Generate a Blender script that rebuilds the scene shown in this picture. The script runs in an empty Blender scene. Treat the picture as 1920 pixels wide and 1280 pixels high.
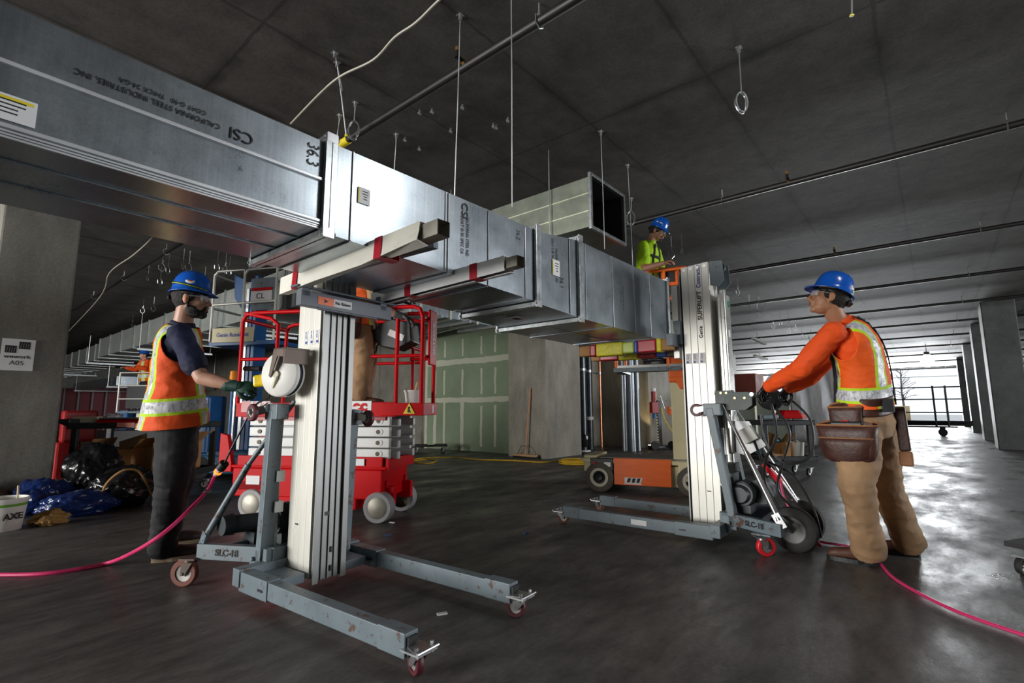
import bpy, bmesh, math, random
from mathutils import Vector as V, Matrix as M
PI=math.pi; R=math.radians
random.seed(7)
scn=bpy.context.scene; COL=scn.collection
# ---------------- camera ----------------
FPX=938.3; H=1.0
YAW,PIT,ROL=R(39.93),R(7.66),R(-0.216)
cf=V((math.cos(YAW)*math.cos(PIT),math.sin(YAW)*math.cos(PIT),math.sin(PIT)))
cr=V((math.sin(YAW),-math.cos(YAW),0)); cu=cr.cross(cf)
cr,cu=math.cos(ROL)*cr+math.sin(ROL)*cu,-math.sin(ROL)*cr+math.cos(ROL)*cu
O=V((0,0,H))
cam=bpy.data.cameras.new('camera'); co=bpy.data.objects.new('camera',cam); COL.objects.link(co)
m=M((cr,cu,-cf)).transposed().to_4x4(); m.translation=O; co.matrix_world=m
cam.sensor_width=36; cam.lens=FPX/1920*36; cam.clip_start=.02; cam.clip_end=400
scn.camera=co
def ray(x,y): return cr*((x-960)/FPX)-cu*((y-640)/FPX)+cf
def at(x,y,d): return O+ray(x,y)*d                 # point at depth d on the sight line (x,y)
def fl(x,y,z=0): r=ray(x,y); return O+r*((z-H)/r.z)
def onX(x,y,v): r=ray(x,y); return O+r*(v/r.x)
def onY(x,y,v): r=ray(x,y); return O+r*(v/r.y)
# ---------------- light ----------------
scn.view_settings.view_transform='Standard'; scn.view_settings.look='None'
scn.view_settings.gamma=1; scn.view_settings.use_curve_mapping=False
scn.view_settings.exposure=0.0
w=bpy.data.worlds.new('sky'); scn.world=w; w.use_nodes=True
bg=w.node_tree.nodes['Background']; bg.inputs[0].default_value=(.86,.93,1,1); bg.inputs[1].default_value=1.35
def area(name,loc,to,sx,sy,e,col=(1,1,1)):
    l=bpy.data.lights.new(name,'AREA'); l.shape='RECTANGLE'; l.size=sx; l.size_y=sy; l.energy=e; l.color=col
    o=bpy.data.objects.new(name,l); COL.objects.link(o); o.location=loc
    d=(V(to)-V(loc)).normalized(); o.rotation_euler=d.to_track_quat('-Z','Y').to_euler(); return o
area('daylight_far_opening',(41.6,4.5,1.75),(0,4.5,1.6),11,3.3,7000,(.93,.97,1))
area('daylight_side_opening',(11.5,-13.5,1.8),(4.2,1.5,1.5),8,3.2,1500,(.96,.98,1))
area('daylight_left_opening',(-11.7,7.5,1.75),(5,4,1.4),8,3.2,2300,(1,.98,.94))
area('duct_highlight_light',(2.9,-.75,3.25),(1.5,1.9,1.9),.55,.45,17,(.97,.98,1))  # last one: unseen lamp added above the frame to make the duct's highlight
# ---------------- materials ----------------
MT={}
def nn(nt,t,**k):
    n=nt.nodes.new(t)
    for a,b in k.items(): setattr(n,a,b)
    return n
def ln(nt,a,b): nt.links.new(a,b)
def math_(nt,op,a,b=None,c=None):
    n=nn(nt,'ShaderNodeMath',operation=op)
    for i,v in enumerate((a,b,c)):
        if v is None: continue
        if isinstance(v,(int,float)): n.inputs[i].default_value=v
        else: ln(nt,v,n.inputs[i])
    return n.outputs[0]
def ramp(nt,f,stops):
    n=nn(nt,'ShaderNodeValToRGB'); e=n.color_ramp.elements
    while len(e)<len(stops): e.new(.5)
    for i,(p,c) in enumerate(stops):
        e[i].position=p; e[i].color=(*c,1) if len(c)==3 else c
    ln(nt,f,n.inputs[0]); return n.outputs[0]
def noise(nt,vec,scale,detail=6,rough=.55,stretch=None,dist=0):
    if stretch:
        mp=nn(nt,'ShaderNodeMapping'); mp.inputs['Scale'].default_value=stretch; ln(nt,vec,mp.inputs[0]); vec=mp.outputs[0]
    n=nn(nt,'ShaderNodeTexNoise'); n.inputs['Scale'].default_value=scale; n.inputs['Detail'].default_value=detail
    n.inputs['Roughness'].default_value=rough; n.inputs['Distortion'].default_value=dist
    ln(nt,vec,n.inputs['Vector']); return n.outputs[0]
def mixc(nt,f,a,b,mode='MIX'):
    n=nn(nt,'ShaderNodeMix',data_type='RGBA',blend_type=mode)
    if isinstance(f,(int,float)): n.inputs[0].default_value=f
    else: ln(nt,f,n.inputs[0])
    for i,v in ((6,a),(7,b)):
        if isinstance(v,tuple): n.inputs[i].default_value=(*v[:3],1)
        else: ln(nt,v,n.inputs[i])
    return n.outputs[2]
def base(name):
    m=bpy.data.materials.new(name); m.use_nodes=True; nt=m.node_tree; p=nt.nodes['Principled BSDF']
    tc=nn(nt,'ShaderNodeTexCoord'); return m,nt,p,tc
def mat(name,col,rough=.5,metal=0,var=.18,scale=6,bump=0,wear=None,wamt=.5,spec=.5,emit=None,es=1,stretch=None,bscale=None,coat=0):
    if name in MT: return MT[name]
    m,nt,p,tc=base(name); ob=tc.outputs['Object']
    n1=noise(nt,ob,scale,6,.6,stretch)
    c=ramp(nt,n1,[(.25,tuple(max(0,x*(1-var)) for x in col)),(.75,tuple(min(1,x*(1+var)) for x in col))])
    if wear:
        n2=noise(nt,ob,scale*2.3,8,.7,stretch); w_=ramp(nt,n2,[(wamt,(0,0,0)),(wamt+.05,(1,1,1))])
        c=mixc(nt,w_,c,wear)
    ln(nt,c,p.inputs['Base Color'])
    r=ramp(nt,n1,[(0,(max(.02,rough*.75),)*3),(1,(min(1,rough*1.25),)*3)]); ln(nt,r,p.inputs['Roughness'])
    p.inputs['Metallic'].default_value=metal; p.inputs['Specular IOR Level'].default_value=spec
    if coat: p.inputs['Coat Weight'].default_value=coat
    if bump:
        b=nn(nt,'ShaderNodeBump'); b.inputs['Strength'].default_value=bump; b.inputs['Distance'].default_value=.01
        ln(nt,noise(nt,ob,bscale or scale*3,4),b.inputs['Height']); ln(nt,b.outputs[0],p.inputs['Normal'])
    if emit: p.inputs['Emission Color'].default_value=(*emit,1); p.inputs['Emission Strength'].default_value=es
    MT[name]=m; return m
def galv():
    m,nt,p,tc=base('galvanised_steel'); ob=tc.outputs['Object']
    vo=nn(nt,'ShaderNodeTexVoronoi'); vo.inputs['Scale'].default_value=150; ln(nt,ob,vo.inputs['Vector'])
    sp=nn(nt,'ShaderNodeSeparateColor'); ln(nt,vo.outputs['Color'],sp.inputs[0])
    n1=noise(nt,ob,3,8,.6); n2=noise(nt,ob,6,5,.6,(14,1,.35))
    c=ramp(nt,n1,[(.3,(.27,.31,.34)),(.7,(.43,.48,.52))])
    c=mixc(nt,.05,c,sp.outputs[0],'OVERLAY')
    scr=ramp(nt,n2,[(.4,(0,0,0)),(.75,(1,1,1))]); c=mixc(nt,math_(nt,'MULTIPLY',scr,.25),c,(.62,.65,.68))
    ln(nt,c,p.inputs['Base Color']); p.inputs['Metallic'].default_value=.92
    r=math_(nt,'ADD',math_(nt,'MULTIPLY',n1,.16),.21); r=math_(nt,'ADD',r,math_(nt,'MULTIPLY',sp.outputs[0],.02)); ln(nt,r,p.inputs['Roughness'])
    b=nn(nt,'ShaderNodeBump'); b.inputs['Strength'].default_value=.22; b.inputs['Distance'].default_value=.02
    ln(nt,noise(nt,ob,2.2,2),b.inputs['Height']); ln(nt,b.outputs[0],p.inputs['Normal'])
    MT['galv']=m; return m
GALV=galv()
def concrete(name,c1,c2,joint=None,rough=.75,stain=.5,streak=None,gloss=None):
    m,nt,p,tc=base(name); ob=tc.outputs['Object']
    a=noise(nt,ob,.55,10,.62); b=noise(nt,ob,3.4,10,.68,streak); d=noise(nt,ob,40,3)
    c=ramp(nt,a,[(.3,c1),(.7,c2)])
    c=mixc(nt,stain,c,ramp(nt,b,[(.3,tuple(x*.45 for x in c1)),(.68,c2)]),'MULTIPLY' if False else 'MIX')
    c=mixc(nt,.12,c,ramp(nt,d,[(.35,(0,0,0)),(.65,(1,1,1))]),'OVERLAY')
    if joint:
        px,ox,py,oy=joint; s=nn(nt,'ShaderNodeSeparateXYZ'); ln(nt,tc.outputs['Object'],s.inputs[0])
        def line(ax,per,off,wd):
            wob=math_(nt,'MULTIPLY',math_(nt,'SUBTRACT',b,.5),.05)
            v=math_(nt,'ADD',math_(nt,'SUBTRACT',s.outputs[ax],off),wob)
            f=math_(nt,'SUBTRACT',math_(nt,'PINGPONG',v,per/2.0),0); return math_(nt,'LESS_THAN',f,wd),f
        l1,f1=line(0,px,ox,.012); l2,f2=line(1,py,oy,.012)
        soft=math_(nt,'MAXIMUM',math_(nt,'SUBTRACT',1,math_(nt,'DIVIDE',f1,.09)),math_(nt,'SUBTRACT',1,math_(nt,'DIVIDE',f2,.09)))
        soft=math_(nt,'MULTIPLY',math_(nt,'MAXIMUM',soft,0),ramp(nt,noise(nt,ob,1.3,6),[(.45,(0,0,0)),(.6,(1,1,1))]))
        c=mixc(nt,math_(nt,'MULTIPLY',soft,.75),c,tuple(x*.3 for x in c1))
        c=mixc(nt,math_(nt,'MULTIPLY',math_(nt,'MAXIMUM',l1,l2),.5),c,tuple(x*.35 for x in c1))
    ln(nt,c,p.inputs['Base Color'])
    if gloss: r=ramp(nt,noise(nt,ob,1.1,9,.65,(1,2.2,1)),[(.35,(gloss[0],)*3),(.65,(gloss[1],)*3)]); ln(nt,r,p.inputs['Roughness'])
    else: p.inputs['Roughness'].default_value=rough
    bu=nn(nt,'ShaderNodeBump'); bu.inputs['Strength'].default_value=.25; bu.inputs['Distance'].default_value=.02; ln(nt,b,bu.inputs['Height']); ln(nt,bu.outputs[0],p.inputs['Normal'])
    MT[name]=m; return m
# ---------------- mesh helpers ----------------
def frame(d,up=V((0,0,1))):
    d=d.normalized()
    if abs(d.dot(up))>.98: up=V((1,0,0)) if abs(d.x)<.9 else V((0,1,0))
    x=up.cross(d).normalized(); y=d.cross(x); return x,y
class MB:
    def __init__(s): s.v=[];s.f=[];s.m=[];s.uv={}
    def add(s,vs,fs,mi=0,X=None):
        b=len(s.v)
        for p in vs: s.v.append((X@V(p)) if X else V(p))
        for f in fs: s.f.append([b+i for i in f]); s.m.append(mi)
        return s
    def box(s,c,sz,rot=None,mi=0,X=None,tp=(1,1)):
        a,b,h=[q/2 for q in sz]; c=V(c)
        vs=[V((i*a*(tp[0] if k>0 else 1),j*b*(tp[1] if k>0 else 1),k*h)) for k in(-1,1) for j in(-1,1) for i in(-1,1)]
        if rot is not None:
            Rm=rot if isinstance(rot,M) else M.Rotation(rot,3,'Z'); vs=[Rm@p for p in vs]
        return s.add([p+c for p in vs],[(0,2,3,1),(4,5,7,6),(0,1,5,4),(2,6,7,3),(0,4,6,2),(1,3,7,5)],mi,X)
    def bar(s,a,b,w,h,up=V((0,0,1)),mi=0,X=None):
        a=V(a);b=V(b);d=b-a;x,y=frame(d,up); Rm=M((x,y,d.normalized())).transposed()
        return s.box((a+b)/2,(w,h,d.length),Rm,mi,X)
    def cyl(s,a,b,r,r2=None,n=16,mi=0,X=None,cap=True):
        a=V(a);b=V(b);r2=r if r2 is None else r2;x,y=frame(b-a)
        vs=[];fs=[]
        for c,q in((a,r),(b,r2)):
            for i in range(n): t=2*PI*i/n; vs.append(c+x*(math.cos(t)*q)+y*(math.sin(t)*q))
        for i in range(n): j=(i+1)%n; fs.append((i,j,n+j,n+i))
        if cap: fs.append(tuple(range(n))[::-1]); fs.append(tuple(range(n,2*n)))
        return s.add(vs,fs,mi,X)
    def lathe(s,c,ax,prof,n=24,mi=0,X=None,mis=None):
        c=V(c);ax=V(ax).normalized();x,y=frame(ax);vs=[];fs=[];k=len(prof);b=len(s.v)
        for (r,z) in prof:
            for i in range(n): t=2*PI*i/n; vs.append(c+ax*z+x*(math.cos(t)*r)+y*(math.sin(t)*r))
        s.add(vs,[],mi,X)
        for a in range(k-1):
            for i in range(n):
                j=(i+1)%n; s.f.append([b+a*n+i,b+a*n+j,b+(a+1)*n+j,b+(a+1)*n+i]); s.m.append(mis[a] if mis else mi)
        return s
    def tube(s,pts,r,n=8,mi=0,X=None,cap=True,sm=0,rf=None):
        P=[V(p) for p in pts]
        if sm: P=spline(P,sm)
        k=len(P);vs=[];fs=[]
        t0=(P[1]-P[0]).normalized();x,y=frame(t0)
        for a,p in enumerate(P):
            t=((P[min(a+1,k-1)]-P[max(a-1,0)])).normalized()
            x=(x-t*x.dot(t)).normalized(); y=t.cross(x)
            q=rf(a/(k-1)) if rf else r
            for i in range(n): th=2*PI*i/n; vs.append(p+x*(math.cos(th)*q)+y*(math.sin(th)*q))
        for a in range(k-1):
            for i in range(n): j=(i+1)%n; fs.append((a*n+i,a*n+j,(a+1)*n+j,(a+1)*n+i))
        if cap: fs.append(tuple(range(n))[::-1]); fs.append(tuple((k-1)*n+i for i in range(n)))
        return s.add(vs,fs,mi,X)
    def rings(s,rg,mi=0,cap=True,X=None):
        # rg: list of lists of points, equal length
        n=len(rg[0]);vs=[p for r_ in rg for p in r_];fs=[]
        for a in range(len(rg)-1):
            for i in range(n): j=(i+1)%n; fs.append((a*n+i,a*n+j,(a+1)*n+j,(a+1)*n+i))
        if cap: fs.append(tuple(range(n))[::-1]); fs.append(tuple((len(rg)-1)*n+i for i in range(n)))
        return s.add(vs,fs,mi,X)
    def ell(s,c,rx,ry,rz,Rm=None,n=16,k=10,mi=0,X=None):
        c=V(c);rg=[]
        for a in range(1,k):
            ph=PI*a/k-PI/2; rg.append([])
            for i in range(n):
                t=2*PI*i/n;p=V((rx*math.cos(t)*math.cos(ph),ry*math.sin(t)*math.cos(ph),rz*math.sin(ph)))
                rg[-1].append((Rm@p if Rm else p)+c)
        b=len(s.v); s.rings(rg,mi,False,X)
        for sgn,off,rev in((-1,0,True),(1,(k-2)*n,False)):
            p=V((0,0,sgn*rz)); p=(Rm@p if Rm else p)+c; s.v.append(X@p if X else p); q=len(s.v)-1
            for i in range(n):
                j=(i+1)%n; f=[b+off+i,b+off+j,q]; s.f.append(f[::-1] if rev else f); s.m.append(mi)
        return s
    def prism(s,poly,a,ax,h,mi=0,X=None,u=None,w=None):
        # poly 2d in plane (u,w) at point a, extruded along ax by h
        a=V(a);ax=V(ax);n=len(poly);u=V(u);w=V(w)
        vs=[a+u*p[0]+w*p[1] for p in poly]; vs+=[p+ax*h for p in vs]
        fs=[tuple(range(n))[::-1],tuple(range(n,2*n))]+[(i,(i+1)%n,n+(i+1)%n,n+i) for i in range(n)]
        return s.add(vs,fs,mi,X)
    def build(s,name,mats,parent=None,smooth=False,bevel=0,X=None,loc=None,angle=None,subsurf=0,solid=0):
        me=bpy.data.meshes.new(name); me.from_pydata([tuple(p) for p in s.v],[],s.f)
        if not isinstance(mats,(list,tuple)): mats=[mats]
        for q in mats: me.materials.append(q)
        for i,pl in enumerate(me.polygons): pl.material_index=s.m[i]
        bm=bmesh.new(); bm.from_mesh(me); bmesh.ops.recalc_face_normals(bm,faces=bm.faces); bm.to_mesh(me); bm.free()
        o=bpy.data.objects.new(name,me); COL.objects.link(o)
        if parent: o.parent=parent
        if loc is not None: o.location=loc
        if X: o.matrix_local=X
        if smooth:
            me.shade_smooth()
            if angle!=0: me.set_sharp_from_angle(angle=R(angle or 40))
        if solid: q=o.modifiers.new('s','SOLIDIFY'); q.thickness=solid; q.offset=0
        if bevel: b=o.modifiers.new('b','BEVEL'); b.width=bevel; b.segments=2; b.limit_method='ANGLE'; b.angle_limit=R(40)
        if subsurf: q=o.modifiers.new('u','SUBSURF'); q.levels=q.render_levels=subsurf
        return o
def spline(P,k):
    out=[];n=len(P)
    for i in range(n-1):
        p0=P[max(i-1,0)];p1=P[i];p2=P[i+1];p3=P[min(i+2,n-1)]
        for j in range(k):
            t=j/k; out.append(.5*((2*p1)+(p2-p0)*t+(2*p0-5*p1+4*p2-p3)*t*t+(3*p1-p0-3*p2+p3)*t**3))
    out.append(P[-1]); return out
def tag(o,label,cat,group=None,kind=None):
    o['label']=label; o['category']=cat
    if group: o['group']=group
    if kind: o['kind']=kind
    return o
def thing(name,label,cat,loc=(0,0,0),rz=0,group=None):
    o=bpy.data.objects.new(name,None); COL.objects.link(o); o.location=loc; o.rotation_euler=(0,0,rz); o.empty_display_size=.1
    return tag(o,label,cat,group)
def struct(o): o['kind']='structure'; return o
def fix(o): bpy.context.view_layer.update(); return o
def kidof(o,parent):
    # parent an object built in world space to a placed thing, keeping it where it is
    bpy.context.view_layer.update(); o.parent=parent; o.matrix_parent_inverse=parent.matrix_world.inverted(); return o
def text(body,size,m_,parent,Xm,name='lettering',ext=.0008,align='CENTER',sx=1,bold=0,spacing=1):
    cu_=bpy.data.curves.new('t','FONT'); cu_.body=body; cu_.size=size; cu_.extrude=ext; cu_.align_x=align; cu_.align_y='CENTER'; cu_.offset=bold; cu_.space_character=spacing
    t=bpy.data.objects.new('t',cu_); COL.objects.link(t); bpy.context.view_layer.update()
    dg=bpy.context.evaluated_depsgraph_get(); me=bpy.data.meshes.new_from_object(t.evaluated_get(dg)); bpy.data.objects.remove(t)
    me.materials.clear(); me.materials.append(m_)
    if sx!=1: me.transform(M.Diagonal((sx,1,1,1)))
    o=bpy.data.objects.new(name,me); COL.objects.link(o)
    if parent: o.parent=parent
    o.matrix_local=Xm; return o
def face_m(p,xd,yd):
    # matrix putting local x along xd, local y along yd
    x=V(xd).normalized();y=V(yd).normalized();z=x.cross(y); m=M((x,y,z)).transposed().to_4x4(); m.translation=V(p); return m
def copytree(o,parent=None):
    c=o.copy(); COL.objects.link(c)
    if parent is not None: c.parent=parent
    for ch in list(o.children): copytree(ch,c)
    return c
# ---------------- shared materials ----------------
blk=mat('black_plastic',(.012,.012,.014),.45,var=.3); rub=mat('rubber',(.018,.017,.017),.75,var=.3,bump=.2)
wht=mat('white_paper',(.72,.72,.72),.7,var=.05); ink=mat('black_ink',(.006,.006,.008),.6); blueink=mat('blue_ink',(.01,.03,.3),.5)
steel=mat('bright_steel',(.55,.56,.57),.3,metal=1,var=.12); alu=mat('anodised_aluminium',(.56,.57,.56),.38,metal=.75,var=.12,scale=3,stretch=(3,3,.6),wear=(.2,.19,.17),wamt=.72)
alup=mat('pale_aluminium',(.66,.65,.59),.42,metal=.35,var=.07,scale=3,stretch=(3,3,.5),wear=(.2,.18,.15),wamt=.74)
grey=mat('grey_blue_paint',(.135,.175,.20),.45,var=.18,wear=(.085,.045,.028),wamt=.575,scale=6)
dgrey=mat('dark_grey_metal',(.06,.07,.075),.5,metal=.4,var=.3,wear=(.25,.25,.24),wamt=.7)
zinc=mat('zinc_plate',(.5,.52,.53),.35,metal=.9,var=.2)
red=mat('red_paint',(.50,.003,.006),.45,var=.1,spec=.12); dred=mat('dark_red_paint',(.3,.01,.012),.4,var=.2)
tape=mat('red_tape',(.42,.006,.02),.35,var=.2); yel=mat('yellow_paint',(.75,.6,.02),.45,var=.15); blu=mat('blue_paint',(.01,.09,.27),.4,var=.2,wear=(.2,.25,.3),wamt=.72)
orange=mat('orange_paint',(.8,.13,.01),.4,var=.1,wear=(.2,.05,.02),wamt=.74,stretch=(1,1,5)); tan=mat('cream_paint',(.68,.6,.36),.45,var=.06,wear=(.25,.2,.12),wamt=.76)
card=mat('cardboard',(.42,.22,.08),.8,var=.12); wood=mat('bare_wood',(.5,.3,.14),.6,var=.25,stretch=(6,6,.6))
rust=mat('rusty_steel',(.13,.1,.085),.55,metal=.6,var=.35,wear=(.3,.12,.05),wamt=.62)
copper=mat('copper',(.7,.3,.17),.35,metal=.9); blackpipe=mat('black_iron',(.012,.011,.010),.5,var=.3,wear=(.12,.05,.02),wamt=.75)
white=mat('white_plastic',(.75,.74,.7),.45,var=.06); pink=mat('pink_rubber',(.62,.03,.14),.45,var=.1)
# ---------------- room ----------------
FLOORM=concrete('floor_concrete',(.008,.008,.009),(.17,.16,.15),None,stain=.5,gloss=(.27,.68),streak=(1,2.6,1))
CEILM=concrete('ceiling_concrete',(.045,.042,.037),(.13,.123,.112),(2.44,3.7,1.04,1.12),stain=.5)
WALLM=concrete('wall_concrete',(.12,.115,.095),(.26,.25,.215),None,stain=.45,streak=(1,1,.35))
b=MB(); b.box((16,8,-.1),(56,60,.2)); struct(b.build('floor',FLOORM))
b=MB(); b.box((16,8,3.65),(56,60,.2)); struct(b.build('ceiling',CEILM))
b=MB(); b.box((16,38.1,1.78),(56,.2,3.56)); struct(b.build('wall_back',concrete('dark_wall_concrete',(.09,.085,.07),(.17,.16,.14))))
b=MB(); b.box((-12.1,-9.5,1.78),(.2,25,3.56)); b.box((-12.1,25.5,1.78),(.2,25,3.56)); struct(b.build('wall_left',WALLM))
b=MB()
for x0,x1 in((-12,4.2),(13.8,16),(24,26),(34,44)): b.box(((x0+x1)/2,-14.1,1.78),(x1-x0,.25,3.56))
struct(b.build('wall_right',WALLM))
b=MB()
for y0,y1 in((-22,-6.2),(-3.9,-3.4),(10.5,38)): b.box((42.2,(y0+y1)/2,1.78),(.3,y1-y0,3.56))
b.box((42.2,4,.06),(.3,14,.12)); struct(b.build('wall_far',WALLM))
# concrete core
COREM=concrete('core_concrete',(.2,.185,.15),(.40,.375,.315),None,stain=.5,streak=(1,1,.35)); COLM=concrete('shaded_column_concrete',(.075,.08,.08),(.14,.145,.14),None,stain=.4)  # right-hand columns: their weaker light put into a darker, cooler concrete
b=MB(); b.box((8.95,6.55,1.775),(1.3,1,3.55)); b.box((11.9,7.6,1.775),(4.4,1,3.55)); b.box((9.45,7.6,1.775),(.6,1.2,3.55)); b.box((13.2,6.6,1.775),(1.9,1.9,3.55)); struct(b.build('wall_core',COREM))
b=MB(); b.box((9.05,20.1,1.775),(.3,19.6,3.55)); struct(b.build('wall_core_side',concrete('side_wall_concrete',(.13,.125,.1),(.26,.25,.21),(2.0,.3,2.0,.6),stain=.4)))
def drywall():
    m,nt,p,tc=base('green_drywall'); ob=tc.outputs['Object']; s=nn(nt,'ShaderNodeSeparateXYZ'); ln(nt,ob,s.inputs[0])
    Y_,Z_=s.outputs[1],s.outputs[2]; nz=noise(nt,ob,3,6); wob=math_(nt,'MULTIPLY',math_(nt,'SUBTRACT',nz,.5),.09)
    def band(v,c,w_): return math_(nt,'LESS_THAN',math_(nt,'ABSOLUTE',math_(nt,'SUBTRACT',math_(nt,'ADD',v,wob),c)),w_)
    masks=[band(Z_,1.22,.06),band(Z_,2.18,.07)]
    def seg(y,z0,z1,w_):
        q=math_(nt,'MULTIPLY',band(Y_,y,w_),math_(nt,'MULTIPLY',math_(nt,'GREATER_THAN',math_(nt,'ADD',Z_,wob),z0),math_(nt,'LESS_THAN',math_(nt,'ADD',Z_,wob),z1))); masks.append(q)
    for y in (9.95,9.6,8.95,8.3,7.85):
        seg(y,1.35,1.98,.032); seg(y,2.32,2.75,.03)
        seg(y,.12 if y not in(9.6,8.95) else -.1,1.08 if y not in(9.6,8.95) else 1.2,.035 if y not in(9.95,8.95) else .06)
    masks.append(math_(nt,'GREATER_THAN',math_(nt,'ADD',Y_,wob),10.26)); masks.append(math_(nt,'LESS_THAN',math_(nt,'ADD',Y_,wob),7.16))
    a=masks[0]
    for q in masks[1:]: a=math_(nt,'MAXIMUM',a,q)
    c=ramp(nt,noise(nt,ob,1.2,4),[(.3,(.21,.27,.17)),(.7,(.27,.34,.23))])
    c=mixc(nt,math_(nt,'MULTIPLY',a,.8),c,(.62,.62,.5)); ln(nt,c,p.inputs['Base Color']); p.inputs['Roughness'].default_value=.8; return m
b=MB(); b.box((8.83,8.7,1.775),(.14,3.3,3.55)); struct(b.build('wall_drywall',drywall()))
# columns
def column(x0,x1,y0,y1,lab):
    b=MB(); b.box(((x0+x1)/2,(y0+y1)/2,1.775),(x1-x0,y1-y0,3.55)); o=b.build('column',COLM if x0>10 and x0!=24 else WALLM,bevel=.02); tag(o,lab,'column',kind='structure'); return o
column(.42,1.04,7.2,8.2,'pale concrete column at the left edge with a paper sign')
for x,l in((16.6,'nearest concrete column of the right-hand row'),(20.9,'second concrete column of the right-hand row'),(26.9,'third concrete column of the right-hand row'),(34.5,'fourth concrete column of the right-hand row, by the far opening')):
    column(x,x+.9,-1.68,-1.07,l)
column(24,24.8,7.0,7.55,'light concrete column behind the tall lift mast on the right')
# sign on left column
t=thing('wall_sign','white paper sign reading A05 taped on the left concrete column','sign',(.66,7.19,1.57))
b=MB(); b.box((0,0,0),(.25,.004,.325)); b.build('paper',wht,t)
f=lambda x,z:face_m((x,-.003,z),(1,0,0),(0,0,1))
b=MB()
for x,z in((-.055,.07),(.045,.115)): b.box((x,-.003,z-.015),(.085,.002,.075))
b.build('logo_block',ink,t)
b=MB()
for x,z in((-.055,.055),(.045,.1)):
    for k in range(4): b.bar((x-.03+.018*k,-.0045,z-.03),(x-.024+.018*k,-.0045,z+.02),.003,.001)
b.build('logo_stripes',wht,t)
text('wework',.048,ink,t,f(0,-.02),sx=1.25,bold=.001); text('A05',.066,ink,t,f(0,-.085)); text('————',.02,ink,t,f(0,-.125),ext=.0003)
t=thing('wall_sign','small white notice on the concrete core beside the steel ducts','sign'); 
b=MB(); b.box((11.5,7.09,1.72),(.28,.006,.6)); b.build('paper',wht,t); b=MB(); b.box((11.42,7.085,1.86),(.1,.004,.12)); b.box((11.53,7.085,1.95),(.1,.004,.12)); b.build('logo_block',ink,t)
# ---------------- ceiling services ----------------
order=['nearest the camera','second nearest the camera','third from the camera','fourth from the camera','fifth from the camera','sixth from the camera','seventh from the camera','eighth from the camera','ninth from the camera','tenth from the camera','farthest, by the opening']
for i,x in enumerate((2.31,5.9,9.25,12.35,15.45,18.75,22.3,25.9,30,34.5,39.5)):
    t=thing('sprinkler_pipe','black sprinkler pipe hung across the ceiling, '+order[i],'pipe',(x,0,3.42),0,'sprinkler pipes across the ceiling')
    y0,y1=(-9,28) if x>4 else (.6,24)
    b=MB(); b.cyl((0,y0,0),(0,y1,0),.032,n=10); b.build('pipe',blackpipe,t,smooth=True)
    if x<4: b=MB(); b.cyl((0,3.85,0),(0,4.0,0),.036,n=10); b.build('yellow_tape',yel,t,smooth=True)
    y=y0+1.1; k=0
    while y<min(y1,14):
        b=MB(); b.cyl((0,y,.0),(0,y,.13),.006,n=6); b.tube([(.0,y,.06),(.036,y,.03),(.036,y,-.02),(0,y,-.045),(-.036,y,-.02),(-.036,y,.03),(0,y,.06)],.006,n=5); b.build('hanger',zinc,t); y+=2.4 if x<8 else 3.6
    for y in ((2.35,5.2) if x<4 else (1.0,2.9,6.5)):
        if x>12: continue
        b=MB(); b.tube([(0,y,0),(.02,y,.02),(-.09,y,.03)],.014,n=8); b.cyl((-.09,y,.02),(-.09,y,.07),.017,n=8); b.build('branch_tee',blackpipe,t)
        b=MB(); b.cyl((-.09,y,.07),(-.09,y,.1),.014,n=8); b.cyl((-.01,y,.0),(-.035,y,.022),.016,n=8); b.build('brass_cap',mat('brass',(.55,.28,.06),.4,metal=.8),t)
# hanger rods and wires
def wire(px,py,qx,qy,lab,grp='hanger wires under the ceiling',r=.0035,loop=0,tip=None):
    a=fl(px,py,3.545); d=(a-O).dot(cf); e=at(qx,qy,d)
    t=thing('hanger_wire',lab,'wire',a,0,grp); e=e-a
    b=MB(); b.cyl((0,0,.0),(0,0,-.035),.012,n=8); b.box((0,0,0),(.04,.04,.006)); b.build('anchor',zinc,t)
    b=MB(); b.tube([(0,0,0),e*.5+V((.002,0,0)),e],r,n=5)
    if loop:
        q=[e+V((loop*.35*math.sin(u),-loop*.35*math.sin(u),-loop*(1-math.cos(u))*.9)) for u in [2*PI*i/16 for i in range(17)]]; b.tube(q,r*1.1,n=5); q=[p+V((.012*math.sin(i),.01,-.006)) for i,p in enumerate(q)]; b.tube(q,r*1.1,n=5)
    b.build('wire',zinc,t,smooth=True)
    if tip: b=MB(); b.cyl(e,e*1.03,r*2.2,n=6); b.build('tip',tip,t)
    return t
wire(863,30,852,368,'long thin wire dropping to the duct top, left of the pair in mid picture')
wire(958,-90,960,388,'long thin wire from above the frame ending in a clamp over the duct')
w_=wire(1121,266,1128,478,'thin wire crossing the open end of the ceiling duct'); w_.location.x*=.965; w_.location.y*=.95
wire(1177,310,1187,506,'thin wire just right of the open duct end')
wire(743,252,739,318,'short rod dropping behind the duct near its sticker')
wire(632,118,649,252,'slanting rod with a yellow tip above the duct joint',r=.005,tip=yel)
wire(628,100,642,170,'short slanting wire beside the yellow tipped rod',r=.003)
wire(666,193,664,226,'wire with a coiled end above the black pipe',loop=.09)
wire(637,216,632,254,'thin drooping wire over the duct joint',r=.003)
wire(1385,90,1390,172,'wire with a coiled loop, alone in the middle of the ceiling',loop=.085,r=.005)
wire(1597,-40,1597,28,'rod with a yellow tip at the top edge of the ceiling',r=.006,tip=yel)
wire(1184,372,1183,395,'rod with a small clip beside the open duct end',loop=.1)
random.seed(3)
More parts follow.
